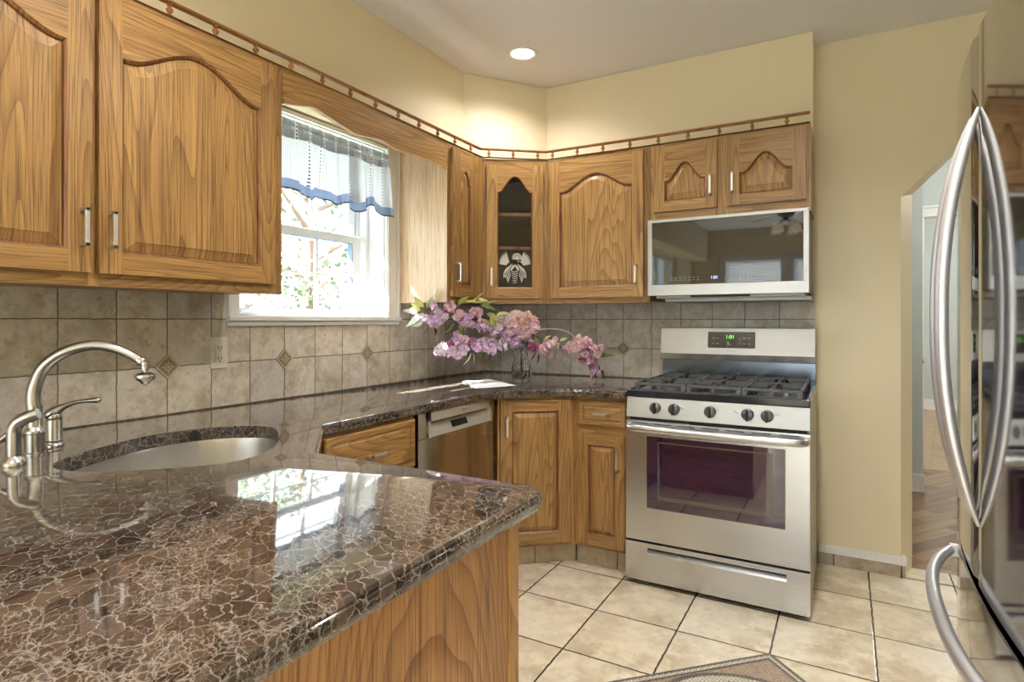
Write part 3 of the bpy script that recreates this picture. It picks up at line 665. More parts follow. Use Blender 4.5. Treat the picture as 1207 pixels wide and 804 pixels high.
# ------------------------------------------------------------------ base cabinets
def drawer_front(parent, x0, x1, z0, z1, yf, t=0.02, pull=True):
    m = MB(); yo = yf-t; e = 0.022
    m.box(x0, x1, yo+0.006, yf, z0, z1)
    def rect(i): return [(x0+i, z0+i), (x1-i, z0+i), (x1-i, z1-i), (x0+i, z1-i)]
    for (a, ya, b, yb) in ((0, yo+0.006, 0.005, yo+0.001), (0.005, yo+0.001, e, yo+0.001), (e, yo+0.001, e+0.002, yo+0.007), (e+0.002, yo+0.007, e+0.014, yo+0.001)):
        A, B = rect(a), rect(b); m.add([(x,ya,z) for x,z in A]+[(x,yb,z) for x,z in B], [(i,(i+1)%4,4+(i+1)%4,4+i) for i in range(4)])
    m.add([(x, yo+0.001, z) for x, z in rect(e+0.014)], [(0,1,2,3)])
    o = obj('drawer', m, OAKX, parent, recalc=False)
    if pull: bar_pull(o, (x0+x1)/2, yo, (z0+z1)/2, 0.085, vert=False)
    return o
KH = 0.105
BR = thing('base_cabinet', 'oak base cabinet with small drawer over one door, left of the range', 'cabinet', (0.926, 0, 0))
m = MB(); m.box(0, 0.276, -0.617, -0.02, KH, 0.838); obj('carcase', m, OAKV, BR)
m = MB(); m.box(0.0, 0.028, -0.635, -0.6171, KH, 0.838); m.box(0.262, 0.276, -0.635, -0.6171, KH, 0.838)
for a, b in ((0.818, 0.838), (0.655, 0.702), (KH, 0.127)): m.box(0.028, 0.262, -0.635, -0.6171, a, b, 1)
obj('face_frame', m, [OAKV, OAKX], BR)
drawer_front(BR, 0.026, 0.266, 0.700, 0.820, -0.635)
d = panel_door(BR, 0.026, 0.266, 0.125, 0.660, -0.635, st=0.052, rail=0.052, marg=0.026); bar_pull(d, 0.232, -0.655, 0.545, 0.10)
m = MB(); m.box(-0.012, 0.276, -0.575, -0.55, 0, KH-0.0005); obj('toe_kick', m, KICKT, BR)
DA, DB = Vector((0.630,-0.883)), Vector((0.925,-0.635)); TD = atan2(DB.y-DA.y, DB.x-DA.x); LD = (DB-DA).length
BD = thing('base_cabinet', 'corner oak base cabinet with one tall door beneath the flower vase', 'cabinet', (DA.x, DA.y, 0), TD)
def locd(px, py):
    d = Vector((px, py))-DA; return (d.x*cos(TD)+d.y*sin(TD), -d.x*sin(TD)+d.y*cos(TD))
m = MB(); off = 0.018*1.0
m.prism([locd(*p) for p in ((0.02,-0.882),(0.612,-0.882),(0.618,-0.868),(0.912,-0.621),(0.925,-0.617),(0.925,-0.02),(0.02,-0.02))], KH, 0.838); obj('carcase', m, OAKV, BD)
m = MB(); m.box(0.001, 0.030, 0, 0.0175, KH, 0.838); m.box(LD-0.026, LD-0.001, 0, 0.0175, KH, 0.838); m.box(0.03, LD-0.026, 0, 0.0175, 0.80, 0.838, 1); m.box(0.03, LD-0.026, 0, 0.0175, KH, 0.135, 1)
obj('face_frame', m, [OAKV, OAKX], BD)
d = panel_door(BD, 0.014, 0.356, 0.123, 0.822, 0.0, st=0.055, rail=0.055, marg=0.03); bar_pull(d, 0.042, -0.02, 0.700, 0.10)
m = MB(); m.box(-0.03, LD+0.025, 0.06, 0.085, 0, KH-0.0005); obj('toe_kick', m, KICKT, BD)
SC = thing('base_cabinet', 'oak base cabinet with a wide drawer left of the dishwasher', 'cabinet', (0, -1.990, 0), Q)
m = MB(); m.box(0.0, 0.470, -0.612, -0.02, KH, 0.838); obj('carcase', m, OAKV, SC)
m = MB(); m.box(0, 0.025, -0.630, -0.6125, KH, 0.838); m.box(0.455, 0.476, -0.630, -0.6125, KH, 0.838)
for a, b in ((0.818, 0.838), (0.63, 0.66), (KH, 0.13)): m.box(0.025, 0.455, -0.630, -0.6125, a, b, 1)
obj('face_frame', m, [OAKV, OAKX], SC)
drawer_front(SC, 0.010, 0.466, 0.645, 0.828, -0.630)
d = panel_door(SC, 0.010, 0.466, 0.125, 0.635, -0.630); bar_pull(d, 0.43, -0.65, 0.55)
m = MB(); m.box(0, 0.476, -0.57, -0.55, 0, KH-0.0005); obj('toe_kick', m, KICKT, SC)
SK = thing('base_cabinet', 'diagonal oak sink cabinet under the corner sink', 'cabinet', (0, 0, 0))
m = MB(); m.prism([(0.02,-3.25),(0.60,-3.25),(0.90,-3.25),(0.90,-2.285),(0.625,-1.992),(0.02,-1.992)], KH, 0.60); m.prism([(0.66,-2.06),(0.90,-2.30),(0.925,-2.32),(0.905,-2.34),(0.865,-2.30),(0.64,-2.06)], 0.60, 0.838)
obj('carcase', m, OAKV, SK)
PN = thing('peninsula_base', 'oak peninsula base with a plain veneered end panel facing the range', 'cabinet', (0, 0, 0))
m = MB(); m.box(0.93, 1.520, -3.20, -2.345, 0.0, 0.838); obj('carcase', m, OAKY, PN)
m = MB(); m.box(1.5205, 1.545, -3.21, -2.370, 0.0, 0.839); tag(obj('end_panel', m, OAKPANEL, PN), 'wide end panel with cathedral grain')
m = MB(); m.box(1.515, 1.549, -2.370, -2.335, 0.0, 0.839); obj('corner_post', m, OAKV, PN, bevel=0.002)

# ------------------------------------------------------------------ worktop (one slab) with sink cut-out
def fillet(P, r, n=8):
    out = []; k = len(P)
    for i in range(k):
        p0, p, p1 = Vector(P[i-1]), Vector(P[i]), Vector(P[(i+1)%k]); rr = r.get(i, 0)
        if not rr: out.append((p.x, p.y)); continue
        a = p+(p0-p).normalized()*rr; b = p+(p1-p).normalized()*rr
        for j in range(n+1):
            t = j/n; q = a*(1-t)**2+p*2*t*(1-t)+b*t*t; out.append((q.x, q.y))
    return out
outl = [(0.011,-0.011), (0.011,-3.30), (1.580,-3.30), (1.580,-2.262), (0.930,-2.265), (0.650,-1.985), (0.650,-0.975), (0.905,-0.680), (1.203,-0.680), (1.203,-0.011)]
OUT = fillet(outl, {3: 0.055, 4: 0.012, 5: 0.012, 6: 0.17, 7: 0.13})
sink_pts = [(.483,-2.640),(.403,-2.513),(.349,-2.349),(.385,-2.185),(.500,-2.095),(.610,-2.128),(.780,-2.280),(.838,-2.410),(.790,-2.520),(.665,-2.638),(.560,-2.672)]
SINK = [(p.x, p.y) for p in catmull([(x, y, 0) for x, y in sink_pts], 6, True)]
def offset(poly, d):
    n = len(poly); A = sum(poly[i][0]*poly[(i+1)%n][1]-poly[(i+1)%n][0]*poly[i][1] for i in range(n)); sg = 1 if A > 0 else -1
    out = []
    for i in range(n):
        p0, p, p1 = Vector(poly[i-1]), Vector(poly[i]), Vector(poly[(i+1)%n])
        e0, e1 = (p-p0).normalized(), (p1-p).normalized(); n0, n1 = Vector((e0.y,-e0.x))*sg, Vector((e1.y,-e1.x))*sg
        b = (n0+n1); b = b.normalized() if b.length > 1e-6 else n0; k = 1/max(0.5, b.dot(n0))
        q = p+b*d*k; out.append((q.x, q.y))
    return out
me = bpy.data.meshes.new('worktop'); bm = bmesh.new()
prof = [(-0.014, ZC), (-0.008, ZC-0.0012), (-0.0045, ZC-0.005), (-0.004, ZC-0.0085), (-0.0005, ZC-0.0095), (0.0, ZC-0.014), (0.0, ZC-0.026), (-0.003, ZC-0.033), (-0.009, ZC-0.0370)]
rings = [[bm.verts.new((x, y, z)) for x, y in offset(OUT, d)] for d, z in prof]
for a, b in zip(rings, rings[1:]):
    n = len(a)
    for i in range(n): bm.faces.new((a[i], a[(i+1)%n], b[(i+1)%n], b[i]))
hp = [(0.0035, ZC), (0.0, ZC-0.003), (0.0, ZC-0.037)]
hr = [[bm.verts.new((x, y, z)) for x, y in offset(SINK, d)] for d, z in hp]
for a, b in zip(hr, hr[1:]):
    n = len(a)
    for i in range(n): bm.faces.new((a[(i+1)%n], a[i], b[i], b[(i+1)%n]))
def capring(o_, h_):
    es = [bm.edges.get((r[i], r[(i+1)%len(r)])) for r in (o_, h_) for i in range(len(r))]
    bmesh.ops.triangle_fill(bm, use_beauty=True, use_dissolve=False, edges=es)
capring(rings[0], hr[0]); capring(rings[-1], hr[-1])
bmesh.ops.recalc_face_normals(bm, faces=bm.faces); bm.to_mesh(me); bm.free()
me.materials.append(GRANITE); me.polygons.foreach_set('use_smooth', [True]*len(me.polygons)); me.set_sharp_from_angle(angle=R(28))
wt = bpy.data.objects.new('worktop', me); COL.objects.link(wt)
tag(wt, 'polished brown granite worktop with sink cut-out wrapping round the kitchen onto the peninsula', 'worktop')
# sink basin
sk = thing('sink', 'undermounted rounded stainless steel sink in the brown granite corner', 'sink', (0.60, -2.40, 0.68))
m = MB(); pr_ = [(0.014, ZC-0.0375), (0.002, ZC-0.0378), (0.0, ZC-0.045), (-0.004, 0.72), (-0.015, 0.695), (-0.04, 0.682), (-0.10, 0.678)]
N = len(SINK); vs = []
for d, z in pr_: vs += [(x-0.60, y+2.40, z-0.68) for x, y in offset(SINK, d)]
c0 = len(vs); vs.append((0, 0, -0.004))
fs = [(k*N+i, k*N+(i+1)%N, (k+1)*N+(i+1)%N, (k+1)*N+i) for k in range(len(pr_)-1) for i in range(N)]+[((len(pr_)-1)*N+i, (len(pr_)-1)*N+(i+1)%N, c0) for i in range(N)]
m.add(vs, fs); ob = obj('basin', m, SINKSTEEL, sk, smooth=True, angle=50); md = ob.modifiers.new('thickness', 'SOLIDIFY'); md.thickness = 0.0012; md.offset = -1
m = MB(); m.lathe([(0.042,-0.0020),(0.042,0.0005),(0.032,0.0008),(0.028,-0.0015),(0.004,-0.0015)], (0,0,0), 24); obj('drain', m, NICKEL, sk, smooth=True)

# ------------------------------------------------------------------ faucet set
E_ = Vector((0.70, 0.714, 0))
fa = thing('kitchen_faucet', 'brushed nickel gooseneck faucet spout arching over the corner sink', 'faucet', (0.337, -2.629, ZC))
m = MB(); m.lathe([(0.024,0),(0.024,0.004),(0.021,0.006),(0.021,0.050),(0.0225,0.052),(0.0225,0.056),(0.021,0.060),(0.0175,0.066),(0.0165,0.068),(0.0165,0.120)], n=28); obj('base', m, NICKEL, fa, smooth=True)
sp_ = [(0,0.10),(-0.003,0.145),(0.004,0.180),(0.020,0.216),(0.052,0.245),(0.090,0.262),(0.128,0.268),(0.165,0.262),(0.198,0.248),(0.224,0.232),(0.238,0.222)]
pp = catmull([(E_.x*t, E_.y*t, z) for t, z in sp_], 4); k = len(pp)
m = MB(); m.tube(pp, [0.0165-0.0065*(i/(k-1))**1.2 + (0.003 if i > k-4 else 0) for i in range(k)], 18); obj('spout', m, NICKEL, fa, smooth=True)
m = MB(); c = E_*0.243
m.lathe([(0.010,0.226),(0.013,0.224),(0.013,0.216),(0.0115,0.214),(0.0115,0.205),(0.006,0.204),(0.006,0.198)], (c.x,c.y,0), 20)
m.lathe([(0.006,0.198),(0.014,0.196),(0.0235,0.191),(0.0245,0.187),(0.0235,0.181),(0.018,0.176),(0.012,0.172),(0.010,0.168),(0.005,0.165),(0.002,0.164)], (c.x,c.y,0), 24)
obj('swivel_aerator', m, NICKEL, fa, smooth=True)
lv = thing('faucet_lever', 'single brushed nickel lever handle beside the sink rim', 'faucet lever', (0.262, -2.556, ZC))
m = MB(); m.lathe([(0.022,0),(0.022,0.003),(0.0195,0.006),(0.0185,0.008),(0.0185,0.012),(0.0195,0.014),(0.0185,0.016),(0.0185,0.066),(0.0175,0.069),(0.0185,0.071),(0.017,0.082),(0.011,0.092),(0.004,0.097)], n=26); obj('body', m, NICKEL, lv, smooth=True)
hp_ = catmull([(E_.x*t, E_.y*t, z) for t, z in ((-0.016,0.076),(0.0,0.088),(0.018,0.100),(0.042,0.110),(0.068,0.115),(0.094,0.1165),(0.108,0.116))], 4); k = len(hp_)
m = MB(); m.tube(hp_, [r9*1.2 for r9 in [0.011,0.014,0.0155,0.016,0.0155,0.0145,0.013,0.0112,0.0098,0.0085,0.0075,0.0068,0.0064,0.006,0.0058,0.0057,0.0058,0.0062,0.0068,0.0074,0.008,0.0085,0.008,0.006,0.003][:k]], 14, up=(0,0,1), sx=0.8, sy=1.0); obj('lever', m, NICKEL, lv, smooth=True)
sd = thing('soap_dispenser', 'brushed nickel soap pump with angled nozzle left of the faucet', 'soap dispenser', (0.438, -2.709, ZC))
m = MB(); m.lathe([(0.024,0),(0.0245,0.004),(0.023,0.010),(0.019,0.016),(0.0165,0.020),(0.0145,0.022),(0.0145,0.075)], n=26); obj('base', m, NICKEL, sd, smooth=True)
hp_ = catmull([(E_.x*t, E_.y*t, z) for t, z in ((0.0,0.065),(0.001,0.082),(0.008,0.097),(0.024,0.108),(0.048,0.117))], 5)
m = MB(); m.tube(hp_, [0.0145]*(len(hp_)-3)+[0.0138,0.0132,0.0126], 18)
m.tube([(0,0,0.072),(-E_.x*0.010,-E_.y*0.010,0.070),(-E_.x*0.026,-E_.y*0.026,0.058)], [0.012,0.010,0.0065], 12); obj('nozzle', m, NICKEL, sd, smooth=True)

# ------------------------------------------------------------------ outlets
def outlet(name, label, cat, y, z, w, h, kind):
    t = thing(name, label, cat, (0.010, y, z), Q)
    m = MB(); m.box(-w/2, w/2, -0.006, 0, -h/2, h/2); obj('cover_plate', m, IVORY, t, bevel=0.002)
    m = MB(); m.box(-0.017, 0.017, -0.009, -0.006, -0.034, 0.034); rc = obj('receptacle', m, IVORY, t, bevel=0.001)
    if kind == 'o':
        for s in (-1, 1):
            m = MB(); m.box(-0.008, -0.0055, -0.0096, -0.0089, s*0.020-0.005, s*0.020+0.005); m.box(0.0055, 0.008, -0.0096, -0.0089, s*0.020-0.005, s*0.020+0.005); m.box(-0.002, 0.002, -0.0096, -0.0089, s*0.020-0.012, s*0.020-0.008)
            obj('socket', m, SLOT, rc)
outlet('power_outlet', 'ivory double power outlet on the tiles left of the window sill', 'outlet', -1.914, 1.084, 0.070, 0.118, 'o')
outlet('wall_switch', 'ivory rocker switch on the tiles behind the cherry blossom', 'switch', -0.508, 1.145, 0.070, 0.118, 's')

# ------------------------------------------------------------------ dishwasher (local frame, rotated to face +x)
dw = thing('dishwasher', 'stainless dishwasher with top control console under the worktop', 'dishwasher', (0, -1.488, 0), Q)
m = MB(); m.box(0.004, 0.596, -0.60, -0.03, 0.11, 0.836); obj('tub', m, BLACK, dw)
m = MB(); m.box(0.0, 0.600, -0.632, -0.6005, 0.11, 0.735); m.box(0.0, 0.056, -0.632, -0.6005, 0.735, 0.838); m.box(0.538, 0.600, -0.632, -0.6005, 0.735, 0.838)
obj('door', m, brushed('dishwasher_steel', (0.56,0.53,0.50), 0.13, 'z', 0.05), dw, bevel=0.002)
CONS = noisy('console_champagne', (0.52,0.48,0.42), (0.56,0.52,0.46), 50, 0.35, 0.4)
m = MB(); m.box(0.058, 0.536, -0.640, -0.601, 0.800, 0.838)
m.add([(0.058,-0.601,0.735),(0.536,-0.601,0.735),(0.536,-0.643,0.738),(0.058,-0.643,0.738),(0.058,-0.610,0.790),(0.536,-0.610,0.790),(0.536,-0.618,0.790),(0.058,-0.618,0.790)], [(0,3,2,1),(4,5,6,7),(3,7,6,2),(0,4,7,3),(1,2,6,5),(0,1,5,4)])
m.box(0.058, 0.072, -0.640, -0.601, 0.735, 0.838); m.box(0.522, 0.536, -0.640, -0.601, 0.735, 0.838)
co = obj('control_console', m, CONS, dw, bevel=0.001)
m = MB(); m.box(0.06, 0.535, -0.607, -0.6006, 0.785, 0.805); obj('pocket_handle', m, SLOT, co)
def slant(u, off_=0.0015):     # point on the slanted console; u 0 bottom .. 1 top
    return (-0.643+0.025*u-off_, 0.738+0.052*u)
m = MB(); (ya, za), (yb, zb) = slant(0.32), slant(0.82); m.add([(0.225,ya,za),(0.345,ya,za),(0.345,yb,zb),(0.225,yb,zb)], [(0,1,2,3)]); obj('display', m, DARKGLASS, co)
for i in range(5):
    for (x0, st_) in ((0.10, 0.022), (0.375, 0.024)):
        m = MB(); (ya, za), (yb, zb) = slant(0.42, 0.002), slant(0.58, 0.002); x = x0+i*st_; m.add([(x,ya,za),(x+0.013,ya,za),(x+0.013,yb,zb),(x,yb,zb)], [(0,1,2,3)])
        obj('button', m, GREYP, co)
text_mesh('BOSCH', 0.013, co, 'logo', simple('logo_red_brown', (0.30,0.08,0.06), 0.5), (0.315, -0.6405, 0.820))
m = MB(); m.box(0.0, 0.6, -0.57, -0.55, 0, 0.1085); obj('toe_kick', m, BLACK, dw)
# ------------------------------------------------------------------ range
rg = thing('gas_range', 'stainless steel freestanding gas range between cabinet and wall', 'range', (1.206, 0, 0))
m = MB(); m.box(0.002, 0.760, -0.652, -0.025, 0.018, 0.862); obj('body', m, noisy('grey_side_panel', (0.33,0.31,0.27), (0.38,0.36,0.31), 12, 0.35, 0.3), rg)
m = MB()                                              # black cooktop pan with rolled front
m.box(0.0, 0.762, -0.662, -0.060, 0.862, 0.884); m.box(0.0, 0.762, -0.672, -0.655, 0.856, 0.888); m.box(0, 0.014, -0.66, -0.06, 0.884, 0.892); m.box(0.748, 0.762, -0.66, -0.06, 0.884, 0.892)
obj('cooktop', m, ENAMEL, rg, bevel=0.004)
m = MB(); m.add([(0.0,-0.655,0.762),(0.762,-0.655,0.762),(0.762,-0.683,0.764),(0,-0.683,0.764),(0,-0.655,0.856),(0.762,-0.655,0.856),(0.762,-0.668,0.855),(0,-0.668,0.855)], [(0,3,2,1),(4,5,6,7),(3,7,6,2),(0,4,7,3),(1,2,6,5),(0,1,5,4)])
cp = obj('control_panel', m, STEEL_DIM, rg, bevel=0.002)
def knob(x):
    m = MB(); y = -0.676; z = 0.812
    m.lathe([(0.025,0.004),(0.0255,-0.004),(0.024,-0.008),(0.023,-0.016),(0.020,-0.018),(0.002,-0.0185)], (x,y,z), 24, axis='y')
    k = obj('knob', m, noisy('knob_grey', (0.10,0.105,0.12), (0.15,0.16,0.18), 40, 0.25, 0.5), cp, smooth=True)
    m = MB(); m.box(x-0.0052, x+0.0052, y-0.032, y-0.016, z-0.024, z+0.024); obj('grip', m, BLACK, k, bevel=0.002)
for x in (0.135, 0.219, 0.374, 0.526, 0.602): knob(x)
m = MB()
for x, zz in ((0.098,0.815),(0.245,0.822),(0.256,0.816),(0.405,0.820),(0.486,0.816),(0.476,0.822),(0.636,0.822),(0.646,0.818)):
    m = MB(); m.box(x-0.004, x+0.004, -0.6768, -0.672, zz-0.0025, zz+0.0025); obj('legend', m, MARK, cp)
m = MB(); m.box(0.012, 0.750, -0.664, -0.652, 0.745, 0.762); obj('vent_gap', m, SLOT, rg)
# oven door
m = MB(); m.box(0.0, 0.762, -0.690, -0.6535, 0.206, 0.750)
for k in range(7): m.box(0.03+k*0.103, 0.03+k*0.103+0.075, -0.6925, -0.689, 0.738, 0.7415, 1)
od = obj('oven_door', m, [STEEL, SLOT], rg, bevel=0.003)
# window recess: dark glass with an inner light border
m = MB(); m.box(0.100, 0.672, -0.6930, -0.6895, 0.358, 0.684); ow = obj('oven_window', m, OVENGLASS, od, bevel=0.001)
m = MB()
for a, b, c, e in ((0.150,0.625,0.655,0.662),(0.150,0.625,0.400,0.418),(0.150,0.158,0.418,0.655),(0.600,0.625,0.418,0.655)): m.box(a, b, -0.69335, -0.6929, c, e)
obj('window_border', m, OVENIN, ow)
hpz = 0.722
pts = catmull([(0.012,-0.692,hpz),(0.016,-0.716,hpz),(0.035,-0.732,hpz),(0.12,-0.742,hpz),(0.38,-0.748,hpz),(0.64,-0.742,hpz),(0.727,-0.732,hpz),(0.746,-0.716,hpz),(0.750,-0.692,hpz)], 5)
m = MB(); m.tube(pts, 0.0165, 16, up=(0,0,1), sx=1.0, sy=0.7); obj('handle', m, STEEL, od, smooth=True)
m = MB()                                              # warming drawer with a scooped grip
m.box(0.0, 0.102, -0.690, -0.6535, 0.024, 0.196); m.box(0.676, 0.762, -0.690, -0.6535, 0.024, 0.196); m.box(0.102, 0.676, -0.690, -0.6535, 0.024, 0.146); m.box(0.102, 0.676, -0.690, -0.6535, 0.176, 0.196)
m.add([(0.102,-0.690,0.146),(0.676,-0.690,0.146),(0.676,-0.672,0.161),(0.102,-0.672,0.161),(0.676,-0.664,0.163),(0.102,-0.664,0.163),(0.676,-0.664,0.176),(0.102,-0.664,0.176)], [(0,1,2,3),(3,2,4,5)]); m.add([(0.102,-0.664,0.163),(0.676,-0.664,0.163),(0.676,-0.664,0.177),(0.102,-0.664,0.177)], [(0,1,2,3)], 1)  # back of the scoop in darker steel, its shade put into the colour
obj('drawer', m, [STEEL, STEELD], rg)
m = MB(); m.box(0.002, 0.760, -0.675, -0.652, 0.196, 0.206); obj('seam', m, SLOT, rg)
for x in (0.05, 0.70):
    for y in (-0.60, -0.08): m = MB(); m.lathe([(0.018,0),(0.018,0.006),(0.010,0.008),(0.010,0.0185)], (x,y,0), 14); obj('foot', m, BLACK, rg, smooth=True)
# backguard
m = MB(); m.box(0.0, 0.758, -0.055, -0.015, 0.884, 0.995); obj('backsplash_panel', m, STEELD, rg, bevel=0.003)
m = MB(); m.add([(0.0,-0.015,0.998),(0.758,-0.015,0.998),(0.758,-0.099,0.998),(0,-0.099,0.998),(0,-0.105,1.030),(0.758,-0.105,1.030),(0,-0.088,1.168),(0.758,-0.088,1.168),(0,-0.015,1.168),(0.758,-0.015,1.168)],
    [(0,3,2,1),(4,6,7,5),(6,8,9,7),(8,0,1,9),(0,8,6,4,3),(1,2,5,7,9)]); m.add([(0,-0.099,0.998),(0.758,-0.099,0.998),(0.758,-0.105,1.030),(0,-0.105,1.030)], [(0,1,2,3)], 1)
bgd = obj('backguard', m, [STEEL_DIM, STEEL], rg, bevel=0.003)
def bgp(x, z, d=0.0012): t = (z-1.030)/0.138; return (x, -0.105+0.017*t-d, z)
m = MB(); q = [(0.255,1.064),(0.480,1.064),(0.484,1.068),(0.484,1.144),(0.480,1.148),(0.255,1.148),(0.251,1.144),(0.251,1.068)]
m.add([bgp(x,z,0.0015) for x,z in q]+[bgp(x,z,-0.001) for x,z in q], [tuple(range(8))]+[((i+1)%8,i,8+i,8+(i+1)%8) for i in range(8)])
dp = obj('display_panel', m, simple('display_brown_black', (0.018,0.012,0.008), 0.12), bgd)
text_mesh('1:01', 0.026, dp, 'clock_digits', GREEN, bgp(0.362, 1.121, 0.0022), rot=(pi/2-0.12,0,0))
m = MB()
for (x, z, w_) in ((0.278,1.115,0.016),(0.300,1.115,0.014),(0.278,1.087,0.012),(0.300,1.087,0.012),(0.408,1.115,0.008),(0.432,1.115,0.016),(0.456,1.115,0.012),(0.408,1.087,0.008),(0.432,1.087,0.014),(0.456,1.087,0.012),(0.352,1.097,0.010),(0.354,1.089,0.014),(0.358,1.081,0.022)):
    m = MB(); p = [(x-w_/2,z-0.002),(x+w_/2,z-0.002),(x+w_/2,z+0.002),(x-w_/2,z+0.002)]; m.add([bgp(a,b,0.002) for a,b in p], [(0,1,2,3)]); obj('button', m, GREYP, dp)
text_mesh('FRIGIDAIRE', 0.010, bgd, 'logo', simple('logo_grey', (0.28,0.25,0.22), 0.5), bgp(0.366, 1.048, 0.0008), rot=(pi/2-0.12,0,0))
# burners and continuous grates
for (x, y, r) in ((0.16,-0.50,0.045),(0.16,-0.20,0.036),(0.381,-0.35,0.05),(0.60,-0.50,0.04),(0.60,-0.20,0.036)):
    m = MB(); m.lathe([(r*1.25,0.884),(r*1.2,0.890),(r*1.0,0.892),(r*1.0,0.898),(r*0.95,0.903),(r*0.2,0.905)], (x,y,0), 24); obj('burner', m, IRON, rg, smooth=True)
def grate(x0, x1, style):
    m = MB(); z0, z1 = 0.908, 0.921; y0, y1 = -0.642, -0.075; w = 0.011
    for y in (y0, y1): m.box(x0, x1, y-w/2, y+w/2, z0, z1)
    for x in (x0+w/2, x1-w/2): m.box(x-w/2, x+w/2, y0, y1, z0, z1)
    xm, ym = (x0+x1)/2, (y0+y1)/2; m.box(x0, x1, ym-w/2, ym+w/2, z0, z1)
    for yc in (-0.50, -0.21):
        for (dx, dy) in ((1,0),(-1,0),(0,1),(0,-1)):
            L0, L1 = 0.030, (0.105 if dx else 0.135)
            L1 = min(L1, (x1-x0)/2) if dx else L1
            a = (xm+dx*L0, yc+dy*L0); b = (xm+dx*L1, yc+dy*L1)
            m.box(min(a[0],b[0])-(w/2 if dy else 0), max(a[0],b[0])+(w/2 if dy else 0), min(a[1],b[1])-(w/2 if dx else 0), max(a[1],b[1])+(w/2 if dx else 0), z0+0.001, z1+0.003)
    for x in (x0+0.008, xm, x1-0.008):                 # legs with sloped webs, front edge most visible
        for y in (y0, ym, y1): m.box(x-0.008, x+0.008, y-0.008, y+0.008, 0.8845, z0+0.002)
    m.box(x0, x1, y0-0.006, y0+0.004, 0.8845, 0.8895)
    for i in range(3):
        xa = x0+0.012+(x1-x0-0.024)*i/2; m.add([(xa-0.012,y0-0.004,z0),(xa+0.012,y0-0.004,z0),(xa+0.007,y0-0.008,0.8895),(xa-0.007,y0-0.008,0.8895),(xa-0.012,y0+0.004,z0),(xa+0.012,y0+0.004,z0),(xa+0.007,y0+0.004,0.8895),(xa-0.007,y0+0.004,0.8895)], [(0,3,2,1),(4,5,6,7),(0,4,7,3),(1,2,6,5),(0,1,5,4),(3,7,6,2)])
    obj('grate', m, IRON, rg, bevel=0.0018)
grate(0.030, 0.262, 0); grate(0.266, 0.496, 1); grate(0.500, 0.732, 0)

# ------------------------------------------------------------------ microwave
mw = thing('microwave', 'over-the-range microwave with black glass front in a stainless frame', 'microwave', (1.233, 0, 1.33))
m = MB(); m.box(0.004, 0.714, -0.398, -0.012, 0.004, 0.370); obj('housing', m, noisy('dark_grey_metal', (0.12,0.12,0.12), (0.16,0.16,0.16), 20, 0.4, 0.5), mw)
m = MB(); W_, H0, H1 = 0.718, 0.0, 0.374
m.box(0, W_, -0.430, -0.399, 0.0, 0.052); m.box(0, W_, -0.430, -0.399, 0.360, H1); m.box(0, 0.021, -0.430, -0.399, 0.052, 0.360); m.box(0.696, W_, -0.430, -0.399, 0.052, 0.360)
mf = obj('door_frame', m, STEEL_DIM, mw, bevel=0.001)
m = MB(); m.box(0.0212, 0.6958, -0.4285, -0.400, 0.0522, 0.3598); mg = obj('door_glass', m, DARKGLASS, mw)
m = MB()
for r_, z in enumerate((0.085, 0.073)):
    for k in range(7): m = MB(); m.box(0.118+k*0.021-0.0045, 0.118+k*0.021+0.0045, -0.4290, -0.4286, z-0.0013, z+0.0013); obj('button', m, MARK, mg)
    for k in range(6): m = MB(); m.box(0.372+k*0.017-0.0022, 0.372+k*0.017+0.0022, -0.4290, -0.4286, z-0.0016, z+0.0016); obj('button', m, MARK, mg)
text_mesh('1:01', 0.020, mg, 'clock_digits', BLUED, (0.318, -0.4291, 0.081))
text_mesh('LG', 0.024, mf, 'logo', simple('logo_mid_grey', (0.36,0.35,0.34), 0.4), (0.055, -0.4306, 0.024))
m = MB(); m.lathe([(0.012,-0.0002),(0.012,-0.0008),(0.0098,-0.0008),(0.0098,-0.0002)], (0.028,-0.430,0.024), 20, axis='y', caps=False); obj('logo_ring', m, simple('logo_ring_grey', (0.40,0.38,0.37), 0.4), mf)
m = MB(); m.box(0.03, 0.70, -0.385, -0.03, -0.012, 0.004); m.box(0.20, 0.47, -0.392, -0.385, -0.010, 0.002, 1); m.box(0.06, 0.72, -0.33, -0.03, -0.028, -0.012)
obj('vent_underside', m, [noisy('grey_vent', (0.24,0.24,0.23), (0.30,0.30,0.29), 40, 0.4, 0.6), SLOT], mw)
# ------------------------------------------------------------------ fridge (faces -x; local x = towards the camera)
fg = thing('refrigerator', 'tall stainless french-door refrigerator with bowed handles at the right', 'refrigerator', (3.05, -1.388, 0), -Q)
# local: x 0..0.914 (world y decreasing), y: front is -y  -> world x = 3.05 + y_local
FW = 0.914
def fx(xl): u = (xl-FW/2)/(FW/2); return 2.346-3.05-0.030*(1-u*u)   # bowed front
m = MB(); m.box(0.004, FW-0.004, -0.640, -0.02, 0.02, 1.765); obj('body', m, noisy('fridge_side_grey', (0.22,0.22,0.23), (0.26,0.26,0.27), 15, 0.4, 0.4), fg)
def bowed(x0, x1, z0, z1, n=16):
    m = MB(); xs = [x0+(x1-x0)*i/n for i in range(n+1)]
    poly = [(x, fx(x)+ (0.006 if i in (0, n) else 0)) for i, x in enumerate(xs)]
    poly += [(x1, -0.645), (x0, -0.645)]
    return m.prism(poly, z0, z1)
dl = obj('door', bowed(0.0, FW/2-0.0025, 0.690, 1.780), FRIDGE, fg, bevel=0.003, angle=25)
dr = obj('door', bowed(FW/2+0.0025, FW, 0.690, 1.780), FRIDGE, fg, bevel=0.003, angle=25)
fd = obj('freezer_drawer', bowed(0.0, FW, 0.06, 0.672), FRIDGE, fg, bevel=0.003, angle=25)
